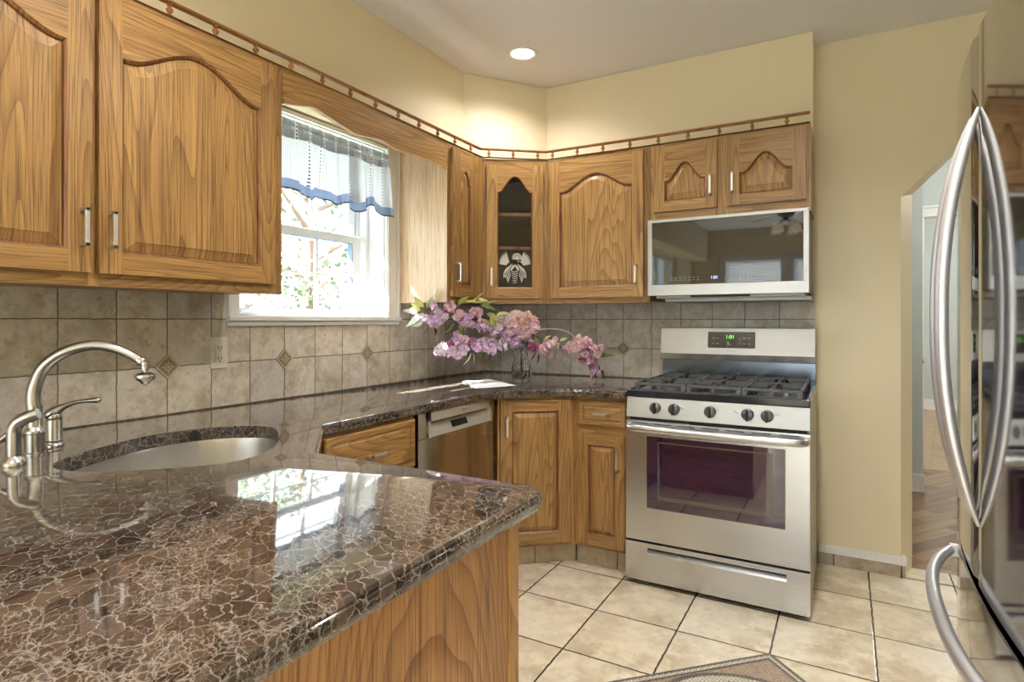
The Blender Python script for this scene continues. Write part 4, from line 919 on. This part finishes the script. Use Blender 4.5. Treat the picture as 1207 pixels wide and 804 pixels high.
def vhandle(xl, parent):
    pts = []; n = 28
    for i in range(n+1):
        t = -1+2*i/n; bow = (1-abs(t)**2.3)
        pts.append((xl, fx(xl)-0.001-0.059*bow, 1.215+0.405*t))
    r = [0.0145*(0.30+0.70*(1-abs(-1+2*i/n)**6)) for i in range(n+1)]
    m = MB(); m.tube(pts, r, 16, up=(1,0,0), sx=1.15, sy=0.85)
    pass
    obj('handle', m, HANDLE, parent, smooth=True)
vhandle(FW/2-0.036, dl); vhandle(FW/2+0.036, dr)
pts = []; n = 30; r = []
for i in range(n+1):
    t = -1+2*i/n; xl = FW/2+0.425*t; bow = (1-abs(t)**3.2)
    pts.append((xl, fx(xl)-0.008-0.052*bow, 0.615)); r.append(0.0150*(0.75+0.25*bow))
m = MB(); m.tube(pts, r, 16, up=(0,0,1), sx=1.1, sy=0.9)
for xl in (FW/2-0.415, FW/2+0.415): m.box(xl-0.012, xl+0.012, fx(xl)-0.014, fx(xl)+0.003, 0.602, 0.628)
obj('handle', m, HANDLE, fd, smooth=True)
m = MB(); m.box(0.02, FW-0.02, -0.66, -0.64, 0.0, 0.055); obj('kick_grille', m, BLACK, fg)
for x in (0.04, FW-0.04): m = MB(); m.box(x-0.03, x+0.03, -0.68, -0.60, 1.767, 1.787); obj('hinge_cover', m, BLACK, fg)

# ------------------------------------------------------------------ floor mosaic medallion
def mosaic(name, c1, c2, grout, s=0.016, rot=0.0):
    n = NT(name); v = n.coord(rot=(0,0,rot)); b = n.new('ShaderNodeTexBrick'); n.l.new(v, b.inputs['Vector']); b.offset = 0.5
    b.inputs['Scale'].default_value = 1; b.inputs['Brick Width'].default_value = s; b.inputs['Row Height'].default_value = s; b.inputs['Mortar Size'].default_value = 0.0014
    b.inputs['Color1'].default_value = (*c1,1); b.inputs['Color2'].default_value = (*c2,1); b.inputs['Mortar'].default_value = (*grout,1)
    n.set(color=b.outputs[0], rough=0.4); return n.mat
MDK = mosaic('mosaic_dark', (0.05,0.042,0.04), (0.10,0.085,0.08), (0.20,0.18,0.15), 0.012, pi/4)
MWH = mosaic('mosaic_white', (0.70,0.66,0.57), (0.58,0.54,0.46), (0.25,0.22,0.18), 0.012, pi/4)
MRD = mosaic('mosaic_rose', (0.42,0.27,0.20), (0.56,0.43,0.33), (0.22,0.18,0.14), 0.010, pi/4)
SD = 0.70; hd = SD/2*sqrt(2)
md_ = thing('floor_medallion', 'diamond-shaped stone mosaic medallion set in the floor before the range', 'floor mosaic', (1.852, -1.0-hd, 0))
def sqring(a, b, z): 
    m = MB(); q = lambda r: [(0,r),(r,0),(0,-r),(-r,0)]
    m.add([(x,y,z) for x,y in q(a)]+[(x,y,z) for x,y in q(b)]+[(x,y,0.0002) for x,y in q(a)], [(i,(i+1)%4,4+(i+1)%4,4+i) for i in range(4)]+[(i,(i+1)%4,8+(i+1)%4,8+i) for i in range(4)]); return m
e = sqrt(2)*0.8
obj('dark_border', sqring(hd, hd-0.014*e, 0.0030), MDK, md_); obj('white_border', sqring(hd-0.014*e, hd-0.032*e, 0.0030), MWH, md_); obj('inner_dark_border', sqring(hd-0.032*e, hd-0.044*e, 0.0030), MDK, md_)
r1 = 0.312; n = 72
m = MB(); m.add([(0,0,0.0024)]+[((hd-0.044*e)*(cos(t)/(abs(cos(t))+abs(sin(t)))), (hd-0.044*e)*(sin(t)/(abs(cos(t))+abs(sin(t)))), 0.0024) for t in [2*pi*i/n for i in range(n)]], [(0,1+i,1+(i+1)%n) for i in range(n)]); obj('rose_field', m, MRD, md_)
def ringm(ra, rb, z): 
    m = MB(); m.add([(ra*cos(2*pi*i/n), ra*sin(2*pi*i/n), z) for i in range(n)]+[(rb*cos(2*pi*i/n), rb*sin(2*pi*i/n), z) for i in range(n)], [(i,(i+1)%n,n+(i+1)%n,n+i) for i in range(n)]); return m
obj('ring', ringm(r1, r1-0.018, 0.0030), MDK, md_); obj('white_disc', ringm(r1-0.018, 0.13, 0.0030), MWH, md_); obj('centre_disc', ringm(0.13, 0.001, 0.0031), MRD, md_)
for k in range(8):
    m = MB(); t = 2*pi*k/8+pi/8; m.add([(r_*cos(t+d_), r_*sin(t+d_), 0.0034) for r_, d_ in ((0.14,0.0),(0.20,0.12),(0.27,0.0),(0.20,-0.12))], [(0,1,2,3)]); obj('petal', m, MDK, md_)

# ------------------------------------------------------------------ ceiling downlights
def can(x, y, label, power):
    t = thing('ceiling_downlight', label, 'ceiling light', (x, y, H), 0, 'recessed ceiling downlights')
    m = MB(); m.lathe([(0.078,-0.0005),(0.076,-0.005),(0.070,-0.007),(0.060,-0.004),(0.058,-0.0005)], n=36, caps=False); obj('trim_ring', m, WHITE, t, smooth=True)
    m = MB(); m.lathe([(0.0585,-0.001),(0.055,-0.0028),(0.001,-0.003)], n=36, caps=False); obj('lamp', m, LAMP, t, smooth=True)
    l = add_light('downlight_lamp', 'SPOT', (0,0,-0.02), power, (1.0,0.95,0.89), parent=t); l.data.spot_size = R(150); l.data.spot_blend = 0.8; l.data.shadow_soft_size = 0.055
can(0.642, -0.649, 'round recessed downlight glowing above the corner cabinet', 22)
for x, y, lb, pw in ((1.9, -1.75, 'added unseen fill downlight over the floor medallion', 70), (0.95, -2.45, 'added unseen fill downlight above the sink', 32), (1.9, -3.8, 'added unseen fill downlight behind the peninsula', 60)):  # out-of-view downlights added as fill for the kitchen
    can(x, y, lb, pw)
# ------------------------------------------------------------------ ceiling fan with lamps (behind the camera, seen in the microwave door)
cf = thing('ceiling_fan', 'ceiling fan with white blades and glowing glass lamp shades', 'ceiling fan', (1.50, -4.9, H))
BRZ = simple('dark_bronze', (0.06,0.04,0.03), 0.35, 0.9)
m = MB(); m.lathe([(0.065,0),(0.06,-0.03),(0.015,-0.04),(0.015,-0.10),(0.09,-0.11),(0.10,-0.15),(0.08,-0.19),(0.03,-0.21),(0.03,-0.24)], n=28); obj('motor', m, BRZ, cf, smooth=True)
for k in range(5):
    t = 2*pi*k/5+0.35; m = MB(); c_, s_ = cos(t), sin(t)
    P_ = [(0.10,-0.03),(0.2,-0.06),(0.62,-0.07),(0.66,0.0),(0.62,0.07),(0.2,0.06),(0.10,0.03)]
    m.prism([(a*c_-b*s_, a*s_+b*c_) for a, b in P_], -0.165, -0.157); obj('blade', m, WHITE, cf)
SHADE = emis('frosted_shade_glow', (1.0,0.80,0.52), 2.2)
for k in range(4):
    t = 2*pi*k/4+0.5; x, y = 0.13*cos(t), 0.13*sin(t)
    m = MB(); m.tube([(0,0,-0.23),(x*0.6,y*0.6,-0.25),(x,y,-0.28)], 0.007, 8); arm = obj('lamp_arm', m, BRZ, cf, smooth=True)
    add_light('fan_lamp', 'POINT', (x,y,-0.33), 22, (1.0,0.93,0.84), size=0.018, parent=cf)
    m = MB(); m.lathe([(0.018,-0.28),(0.035,-0.30),(0.042,-0.34),(0.055,-0.375),(0.052,-0.375),(0.038,-0.34),(0.03,-0.30)], (x,y,0), 20, caps=False); obj('lamp_shade', m, SHADE, arm, smooth=True)

# unseen ceiling lights added to brighten the hall and far room
hl = thing('added_hall_light', 'added unseen ceiling light brightening the hallway beyond the doorway', 'ceiling light', (3.6, 1.3, H))
m = MB(); m.lathe([(0.14,0),(0.14,-0.02),(0.12,-0.06),(0.02,-0.09)], n=28); obj('diffuser', m, emis('hall_fill_glow', (1.0,0.95,0.86), 5), hl, smooth=True)
add_light('hall_fill', 'POINT', (3.6, 1.3, H-0.25), 30, (1.0,0.95,0.88), size=0.12)
add_light('far_room_fill', 'POINT', (3.6, 4.4, H-0.3), 50, (1.0,0.97,0.92), size=0.15)
hl2 = thing('added_far_room_light', 'added unseen ceiling light brightening the far room past the hallway', 'ceiling light', (3.6, 4.4, H))  # fixture out of view, added with its lamp to light this room
m = MB(); m.lathe([(0.14,0),(0.14,-0.02),(0.12,-0.06),(0.02,-0.09)], n=28); obj('diffuser', m, bpy.data.materials['hall_fill_glow'], hl2, smooth=True)
# patio door behind the camera (mirrored in the microwave and steel)
pd = bpy.data.objects.new('door_2', None); COL.objects.link(pd); pd['kind'] = 'structure'
for i in range(2):
    x0 = 0.4+i*0.95; x1 = x0+0.95; m = MB(); a = 0.09
    m.box(x0, x0+a, -7.05, -7.0, 0, 2.2); m.box(x1-a, x1, -7.05, -7.0, 0, 2.2); m.box(x0+a, x1-a, -7.05, -7.0, 2.1, 2.2); m.box(x0+a, x1-a, -7.05, -7.0, 0, 0.2)
    lf = obj('door_leaf', m, WHITE, pd); m = MB(); m.box(x0+a, x1-a, -7.03, -7.025, 0.2, 2.1); obj('pane', m, PANE, lf)
    m = MB()
    for k in range(54): z = 2.08-k*0.034; m.add([(x0+a+0.005,-6.995,z-0.010),(x1-a-0.005,-6.995,z-0.010),(x1-a-0.005,-6.975,z+0.010),(x0+a+0.005,-6.975,z+0.010)], [(0,1,2,3)])
    obj('blind', m, WHITE, lf)
    m = MB(); m.lathe([(0.012,0),(0.012,0.03),(0.026,0.035),(0.026,0.06),(0.01,0.066)], ((x1-0.045) if i == 0 else (x0+0.045), -7.0, 1.0), 14, axis='y'); obj('handle', m, BRZ, lf)
w2 = bpy.data.objects.new('window_2', None); COL.objects.link(w2); w2['kind'] = 'structure'
m = MB(); m.box(-0.1, -0.05, -6.0, -5.93, 0.9, 2.1); m.box(-0.1, -0.05, -4.47, -4.4, 0.9, 2.1); m.box(-0.1, -0.05, -5.93, -4.47, 0.9, 0.97); m.box(-0.1, -0.05, -5.93, -4.47, 2.03, 2.1); m.box(-0.1, -0.05, -5.22, -5.18, 0.97, 2.03)
obj('window_frame', m, WHITE, w2); m = MB(); m.box(-0.08, -0.075, -5.93, -4.47, 0.97, 2.03); obj('pane', m, PANE, w2)

# ------------------------------------------------------------------ paper on the worktop
pp_ = thing('paper_leaflet', 'white folded paper leaflet lying on the worktop left of the vase', 'paper', (0.47, -0.73, ZC))
P4 = [Vector((0.303,-0.702)), Vector((0.360,-0.525)), Vector((0.646,-0.723)), Vector((0.535,-0.934))]
m = MB(); n = 12
for lay, dz in ((0, 0.0), (1, 0.0006)):
    for j in range(n+1):
        for i in range(n+1):
            u, w_ = i/n, j/n; p = P4[0].lerp(P4[3], u).lerp(P4[1].lerp(P4[2], u), w_)
            z = 0.0012+dz+0.006*abs(w_-0.5)*(1+0.4*sin(5*u)) * (1 if w_ > 0.5 else 0.8)
            m.v.append((p.x-0.47, p.y+0.73, z))
b = (n+1)**2
for lay in (0, 1):
    for j in range(n):
        for i in range(n): a = lay*b+j*(n+1)+i; m.f.append([a,a+1,a+n+2,a+n+1]); m.m.append(0)
obj('sheet', m, PAPER, pp_, smooth=True, recalc=False)

# ------------------------------------------------------------------ vase and cherry branches
VX, VY = 0.565, -0.520
vs_ = thing('glass_vase', 'clear cut-glass vase of water holding cherry branches in the corner', 'vase', (VX, VY, ZC))
NV = 16
def vprof(r, z, tw): return [(r*(1+0.045*(1 if i % 2 else -1))*cos(2*pi*i/(2*NV)+tw), r*(1+0.045*(1 if i % 2 else -1))*sin(2*pi*i/(2*NV)+tw), z) for i in range(2*NV)]
outp = [(0.044,0.0),(0.050,0.010),(0.053,0.045),(0.051,0.075),(0.043,0.110),(0.033,0.145),(0.029,0.170),(0.033,0.195),(0.041,0.212)]
inn = [(0.037,0.210),(0.029,0.194),(0.025,0.170),(0.028,0.145),(0.037,0.110),(0.045,0.075),(0.046,0.045),(0.040,0.016)]
m = MB(); rows = outp+inn
for k, (r_, z) in enumerate(rows): m.v += vprof(r_, z, 0.9*z/0.2 if k < 9 else 0.9*z/0.2)
for k in range(len(rows)-1):
    for i in range(2*NV): m.f.append([k*2*NV+i, k*2*NV+(i+1)%(2*NV), (k+1)*2*NV+(i+1)%(2*NV), (k+1)*2*NV+i]); m.m.append(0)
m.f.append(list(range(2*NV-1,-1,-1))); m.m.append(0); m.f.append(list(range((len(rows)-1)*2*NV, len(rows)*2*NV))); m.m.append(0)
obj('vase_body', m, CRYSTAL, vs_)
m = MB(); m.lathe([(0.034,0.018),(0.040,0.020),(0.0445,0.045),(0.0435,0.060)], n=24); obj('water', m, WATER, vs_, smooth=True)

PET = {'l': petalmat('lilac_petal', (0.80,0.55,0.82), (0.95,0.84,0.96)), 'p': petalmat('pink_petal', (0.88,0.56,0.68), (0.97,0.83,0.87)),
       'o': petalmat('peach_petal', (0.90,0.62,0.58), (0.97,0.84,0.80)), 'w': petalmat('white_petal', (0.86,0.72,0.84), (0.96,0.92,0.96)), 'm': petalmat('magenta_petal', (0.42,0.10,0.28), (0.72,0.30,0.52))}
LEAF = {'g': petalmat('green_leaf', (0.16,0.26,0.06), (0.36,0.42,0.14)), 'y': petalmat('yellow_leaf', (0.45,0.50,0.16), (0.62,0.62,0.25)), 'd': petalmat('dark_leaf', (0.05,0.05,0.03), (0.14,0.10,0.07)), 'w': petalmat('pale_leaf', (0.60,0.68,0.48), (0.80,0.85,0.70))}
BARK = noisy('cherry_bark', (0.10,0.06,0.045), (0.20,0.13,0.10), 60, 0.7); TWIG = noisy('pale_twig', (0.45,0.36,0.30), (0.60,0.50,0.42), 60, 0.7)
def blossom_mesh(seed):
    r_ = random.Random(seed); m = MB()
    for k in range(34):
        z = 1-2*(k+0.5)/34; a = k*2.399963; rr = sqrt(1-z*z); d = Vector((rr*cos(a), rr*sin(a), z)); d = (d+Vector([r_.uniform(-.25,.25) for _ in range(3)])).normalized()
        t1 = d.cross(Vector((0.3,0.2,0.9))).normalized(); ang = r_.uniform(0, 2*pi); t2 = d.cross(t1); u = t1*cos(ang)+t2*sin(ang); w_ = d.cross(u)
        L0 = r_.uniform(0.72, 1.05); wd = r_.uniform(0.30, 0.46); tilt = r_.uniform(0.15, 0.6)
        tip = (d+u*tilt).normalized()
        p = [d*0.25, d*L0*0.72-w_*wd*0.7+u*0.02, d*L0*0.72+w_*wd*0.7+u*0.02, tip*L0-w_*wd*0.85, tip*L0*1.06, tip*L0+w_*wd*0.85, d*L0*0.70+u*0.16]
        m.add(p, [(0,1,6),(0,6,2),(1,3,4,6),(6,4,5,2)])
    return m
BMESH = {}
for ck in PET:
    for sd_ in range(2):
        mb = blossom_mesh(sd_*13+ord(ck)); me = bpy.data.meshes.new('blossom'); me.from_pydata(mb.v, [], mb.f); me.materials.append(PET[ck])
        me.polygons.foreach_set('use_smooth', [True]*len(me.polygons)); BMESH[ck, sd_] = me
def leaf_mesh():
    m = MB(); n = 8; W0 = 0.27
    for i in range(n+1):
        t = i/n; w_ = W0*sin(pi*min(1, t**0.8*1.0))*(1-0.15*t)+0.004; z = -0.28*t*t; tooth = 0.012*(i % 2)
        m.v += [(t, -w_-tooth, z+0.08*w_/W0), (t, 0, z), (t, w_+tooth, z+0.08*w_/W0)]
    for i in range(n):
        a = i*3; m.f += [[a,a+3,a+4,a+1],[a+1,a+4,a+5,a+2]]; m.m += [0,0]
    return m
LMESH = {}
for ck in LEAF:
    mb = leaf_mesh(); me = bpy.data.meshes.new('leaf'); me.from_pydata(mb.v, [], mb.f); me.materials.append(LEAF[ck]); me.polygons.foreach_set('use_smooth', [True]*len(me.polygons)); LMESH[ck] = me
def ray(u, v):
    a = (u-603.5)/FPX; b = -(v-377.53)/FPX; s, c = sin(YAW), cos(YAW); return Vector((-s+a*c, c+a*s, b))
CAMP = Vector((CX, CY, CZ))
def onplane(u, v, A, B, push=0.0):
    t = Vector((B[0]-A[0], B[1]-A[1])); n = Vector((t.y, -t.x, 0)); r_ = ray(u, v); l = (Vector((A[0],A[1],0))-CAMP).dot(n)/n.dot(r_); return CAMP+r_*(l+push)
A0 = (VX, VY); LEFT = (0.20, -0.96); RIGHT = (0.905, -0.30)
def branch(label, side, stem, blossoms, leaves, r0=0.0035, bark=None):
    B = LEFT if side == 'L' else RIGHT
    root = thing('cherry_branch', label, 'flowering branch', (VX, VY, ZC+0.03), 0, 'cherry branches in the vase')
    rt = Vector((VX, VY, ZC+0.03))
    pts = [Vector((0.0, 0.0, 0.0)), Vector((0, 0, 0.10)), Vector((0, 0, 0.17))] + [onplane(u, v, A0, B)-rt for u, v in stem]
    jx = rnd.uniform(-0.012, 0.012); pts[0] += Vector((jx, rnd.uniform(-0.012,0.012), 0)); pts = catmull(pts, 6); k = len(pts)
    m = MB(); m.tube(pts, [r0*(1-0.65*i/k) for i in range(k)], 7); obj('stem', m, bark or BARK, root, smooth=True)
    for (u, v, rp, ck) in blossoms:
        c = onplane(u, v, A0, B, rnd.uniform(-0.035, 0.025)); d = (c-CAMP).length; s = rp/FPX*d*1.2
        o = bpy.data.objects.new('blossom', BMESH[ck, rnd.randrange(2)]); COL.objects.link(o); o.parent = root; o.location = c-rt; o.scale = (s, s, s*0.92)
        o.rotation_euler = [rnd.uniform(0, 6.28) for _ in range(3)]
        near = min(pts, key=lambda p: (p-(c-rt)).length)
        if (near-(c-rt)).length > s*1.2:
            q = MB(); q.tube([near, (near+(c-rt))/2+Vector((0,0,0.006)), c-rt], [0.0012,0.001,0.0009], 5); obj('flower_stalk', q, LEAF['g'], root)
    for (u, v, L_, ang, ck) in leaves:
        c = onplane(u, v, A0, B, rnd.uniform(-0.03, 0.01)); d = (c-CAMP).length; s = L_/FPX*d*1.15
        o = bpy.data.objects.new('leaf', LMESH[ck]); COL.objects.link(o); o.parent = root; o.location = c-rt; o.scale = (s, s, s)
        a = R(ang); X = Vector((cos(YAW)*cos(a), sin(YAW)*cos(a), sin(a))); Y = ray(603, 377).normalized(); Y = (Y*0.6+Vector((0,0,1))*rnd.uniform(0.1,0.9)+Vector((rnd.uniform(-.3,.3),)*3)); Z = X.cross(Y).normalized(); Y = Z.cross(X)
        o.rotation_euler = Matrix((X, Y, Z)).transposed().to_euler()
    return root
branch('long upper cherry branch with lilac blossom reaching left to the window', 'L', [(606,398),(590,388),(565,380),(540,378),(515,374),(495,372)],
  [(497.5,375,5,'w'),(503.8,376,5.5,'l'),(513,379,7,'l'),(510,358,5,'w'),(512,362,4,'l'),(516.5,368,5,'l'),(525,373,4,'w'),(520,377,5,'l'),(508,381,4,'l')],
  [(494,364,16,195,'w'),(492,370,17,240,'w'),(504,364,14,80,'g'),(520,362,14,60,'g'),(500,362,15,140,'y'),(496,366,13,150,'y'),(505,384,10,250,'d'),(512,386,9,290,'d'),(515,352,10,95,'y'),(523,366,12,-30,'g'),(498,379,12,215,'w')])
branch('leafy upper cherry branch with pink blossom in front of the narrow cabinet', 'L', [(608,396),(595,382),(580,374),(560,366),(540,362),(528,362)],
  [(530.6,361,6.5,'p'),(527,365,5,'m'),(535,366,4,'p'),(537.6,374.5,4,'w'),(543,370,5,'p'),(551.7,377.3,8,'l'),(546,373,6,'p'),(545,381,5,'l'),(563,369,6,'p'),(558,367,4.5,'p'),(565,366,4,'w'),(556,383,5,'l')],
  [(540,360,15,50,'g'),(545,358,16,20,'y'),(556,356,17,15,'y'),(566,360,16,-5,'g'),(560,356,14,60,'y'),(573,370,17,-20,'y'),(577,374,15,-55,'y'),(537,366,12,90,'g'),(535,380,16,240,'g'),(541,383,14,290,'g'),(546,384,12,300,'y'),(570,362,15,40,'g'),(580,376,12,-10,'y')])
branch('middle cherry branch with violet blossom just left of the vase', 'L', [(608,398),(600,388),(590,384),(575,382)],
  [(567,383.6,8,'l'),(571,388,5.5,'m'),(582.7,390.7,6.5,'l'),(577,386,5,'l'),(595.4,390,7,'l'),(588,386,5,'w'),(595,375,6,'w'),(589,377,5,'p'),(600,379,6,'p'),(602,385,6,'p')],
  [(585,372,16,20,'y'),(590,380,14,-30,'w'),(580,380,13,170,'y'),(575,388,11,250,'g')])
branch('lower cherry branch with lilac and white blossom drooping left', 'L', [(610,402),(595,400),(578,400),(560,404),(545,410),(528,414)],
  [(539,393.5,4.5,'l'),(539,400.5,7,'l'),(547.5,400.5,5,'p'),(530,405.5,5,'m'),(520.7,411,7,'w'),(517,415,5,'w'),(527,417,4.5,'w'),(540.4,414.6,9,'l'),(533,413,5.5,'l'),(547,411,6,'l'),(560,406,6.5,'l'),(563,410,5,'l'),(556,402,5,'m'),(575.6,407.6,9,'l'),(568.6,403.4,6.5,'l'),(580,413,5.5,'l'),(583,405,6,'l'),(592.5,406,7,'l')],
  [(555,415,15,255,'w'),(557,416,12,290,'w'),(566,408,13,285,'g'),(590,396,13,250,'g'),(595,400,12,300,'g'),(550,392,12,240,'d'),(578,415,10,270,'d')])
branch('cherry branch massed with peach blossom directly over the vase', 'L', [(612,396),(612,386),(613,378)],
  [(605,388,8,'p'),(612,374,8,'o'),(619,378,8,'o'),(626,385.5,8,'p'),(629,378.5,6,'o'),(619,391,8,'p'),(611,383,8,'o'),(605,379,7,'o'),(602.4,402,8,'l'),(608,396,8,'l'),(614,395,7,'p'),(626,394,6,'p'),(598,396,7,'l'),(600,389,7,'p'),(622,372,6,'o'),(632,384,5,'p'),(606,372,6,'p'),(607,404,6,'l'),(618,385,7,'p')],
  [(628,396,14,265,'g'),(631,398,12,285,'y'),(600,376,14,150,'y'),(622,396,10,270,'d')])
branch('short right cherry branch with magenta and pink blossom beside the vase', 'R', [(618,392),(630,396),(642,402),(655,405)],
  [(627.4,409,5,'m'),(624,404,5,'p'),(632,410,5,'m'),(637,411,5,'p'),(643.5,408.5,6,'p'),(649.8,406,5.5,'p'),(654.7,399.8,3.5,'p'),(647,416.6,4.5,'p'),(654.7,407,4,'o'),(641,414,4,'p'),(653,404,4,'o'),(645,403,4,'p')],
  [(631,414,13,250,'d'),(634,417,11,275,'d'),(653,412,13,280,'y'),(655,415,11,260,'g'),(642,400,8,40,'y')])
branch('long right cherry branch arching down until its blossom rests on the worktop', 'R', [(622,394),(635,389),(650,387.5),(662,389),(672,393),(682,402),(694,408),(702,420),(704,436),(703,444)],
  [(666,411.6,4,'p'),(672,407.5,5,'p'),(674.6,413,5,'p'),(682,399.8,5,'o'),(682,411,6,'p'),(687,405,6,'p'),(692,403,6,'p'),(698,409.8,7,'p'),(705.7,411,6,'p'),(710.7,409,3.5,'p'),(694.5,413.5,6,'p'),(699.5,418,4.5,'p'),(687,424,4.5,'m'),(698,426,6,'p'),(698,432.4,4.5,'m'),(699.5,437.4,3.5,'l'),(707,441.3,4,'p'),(698,443.5,3,'l'),(678,404,4,'o'),(689,418,4,'p'),(704,418,4,'p')],
  [(707,421,15,18,'g'),(705,430,10,285,'d'),(703,438,9,250,'d'),(708,436,10,300,'d'),(660,402,8,30,'y')], bark=TWIG)

# ------------------------------------------------------------------ outdoors: lawn, added sun-blocking eave, trees
m = MB(); m.box(-40, -0.3, -25, 40, -0.45, -0.4); tag(obj('lawn', m, noisy('grass', (0.06,0.07,0.05), (0.09,0.10,0.07), 3, 0.9)), kind='structure')
m = MB(); m.box(-0.72, -TW, -7.2, 1.0, 2.54, 2.57); m.box(-0.75, -0.72, -7.2, 1.0, 2.505, 2.60); struct('added_sun_eave', m, WHITE)  # unseen eave added to cut off the higher sun at the window
LEAFO = petalmat('tree_leaf', (0.050,0.070,0.040), (0.12,0.15,0.09))
def tree(x, y, h, r, label, seed, nl=2600):
    q = random.Random(seed); t = thing('garden_tree', label, 'tree', (x, y, -0.4), 0, 'trees outside the kitchen window')
    m = MB(); m.tube([(0,0,0),(0.05,0.02,h*0.35),(-0.04,0.05,h*0.7),(0,0,h*0.92)], [0.13,0.10,0.06,0.02], 9)
    for k in range(16):
        z = h*(0.12+0.8*k/16); a = k*2.4; L_ = r*(0.75+0.3*q.random()); m.tube([(0,0,z),(L_*0.5*cos(a),L_*0.5*sin(a),z+0.25*L_),(L_*cos(a),L_*sin(a),z+0.35*L_)], [0.04,0.02,0.006], 6)
    obj('trunk', m, BARK, t, smooth=True)
    m = MB(); cl = [(r*q.uniform(-.85,.85), r*q.uniform(-.85,.85), h*q.uniform(0.10,1.0), r*q.uniform(.20,.42)) for _ in range(60)]
    for _ in range(nl):
        cx_, cy_, cz_, cr = q.choice(cl); d = Vector([q.gauss(0,1) for _ in range(3)]).normalized()*cr*q.random()**0.4; c = Vector((cx_,cy_,cz_))+d
        u = Vector([q.gauss(0,1) for _ in range(3)]).normalized(); w_ = u.cross(Vector([q.gauss(0,1) for _ in range(3)])).normalized(); s = q.uniform(0.035,0.07)
        m.add([c-u*s, c-w_*s*0.5, c+u*s, c+w_*s*0.5], [(0,1,2,3)])
    o = obj('foliage', m, LEAFO, t, recalc=False); return t
tree(-4.4, 2.4, 4.6, 1.5, 'bushy green tree straight outside the kitchen window', 3, 3600)
tree(-9.8, 4.6, 5.8, 2.0, 'taller green tree far behind, beyond the window right edge', 5, 3600)
tree(-3.4, -0.6, 3.0, 0.9, 'low leafy tree close outside the window left', 8, 1800)
tree(-9.6, 0.2, 6.5, 2.2, 'tall tree far outside the kitchen window on the left', 11, 2600)
tree(-5.4, 6.6, 5.0, 1.7, 'rounded green tree outside past the corner of the house', 14, 3600)
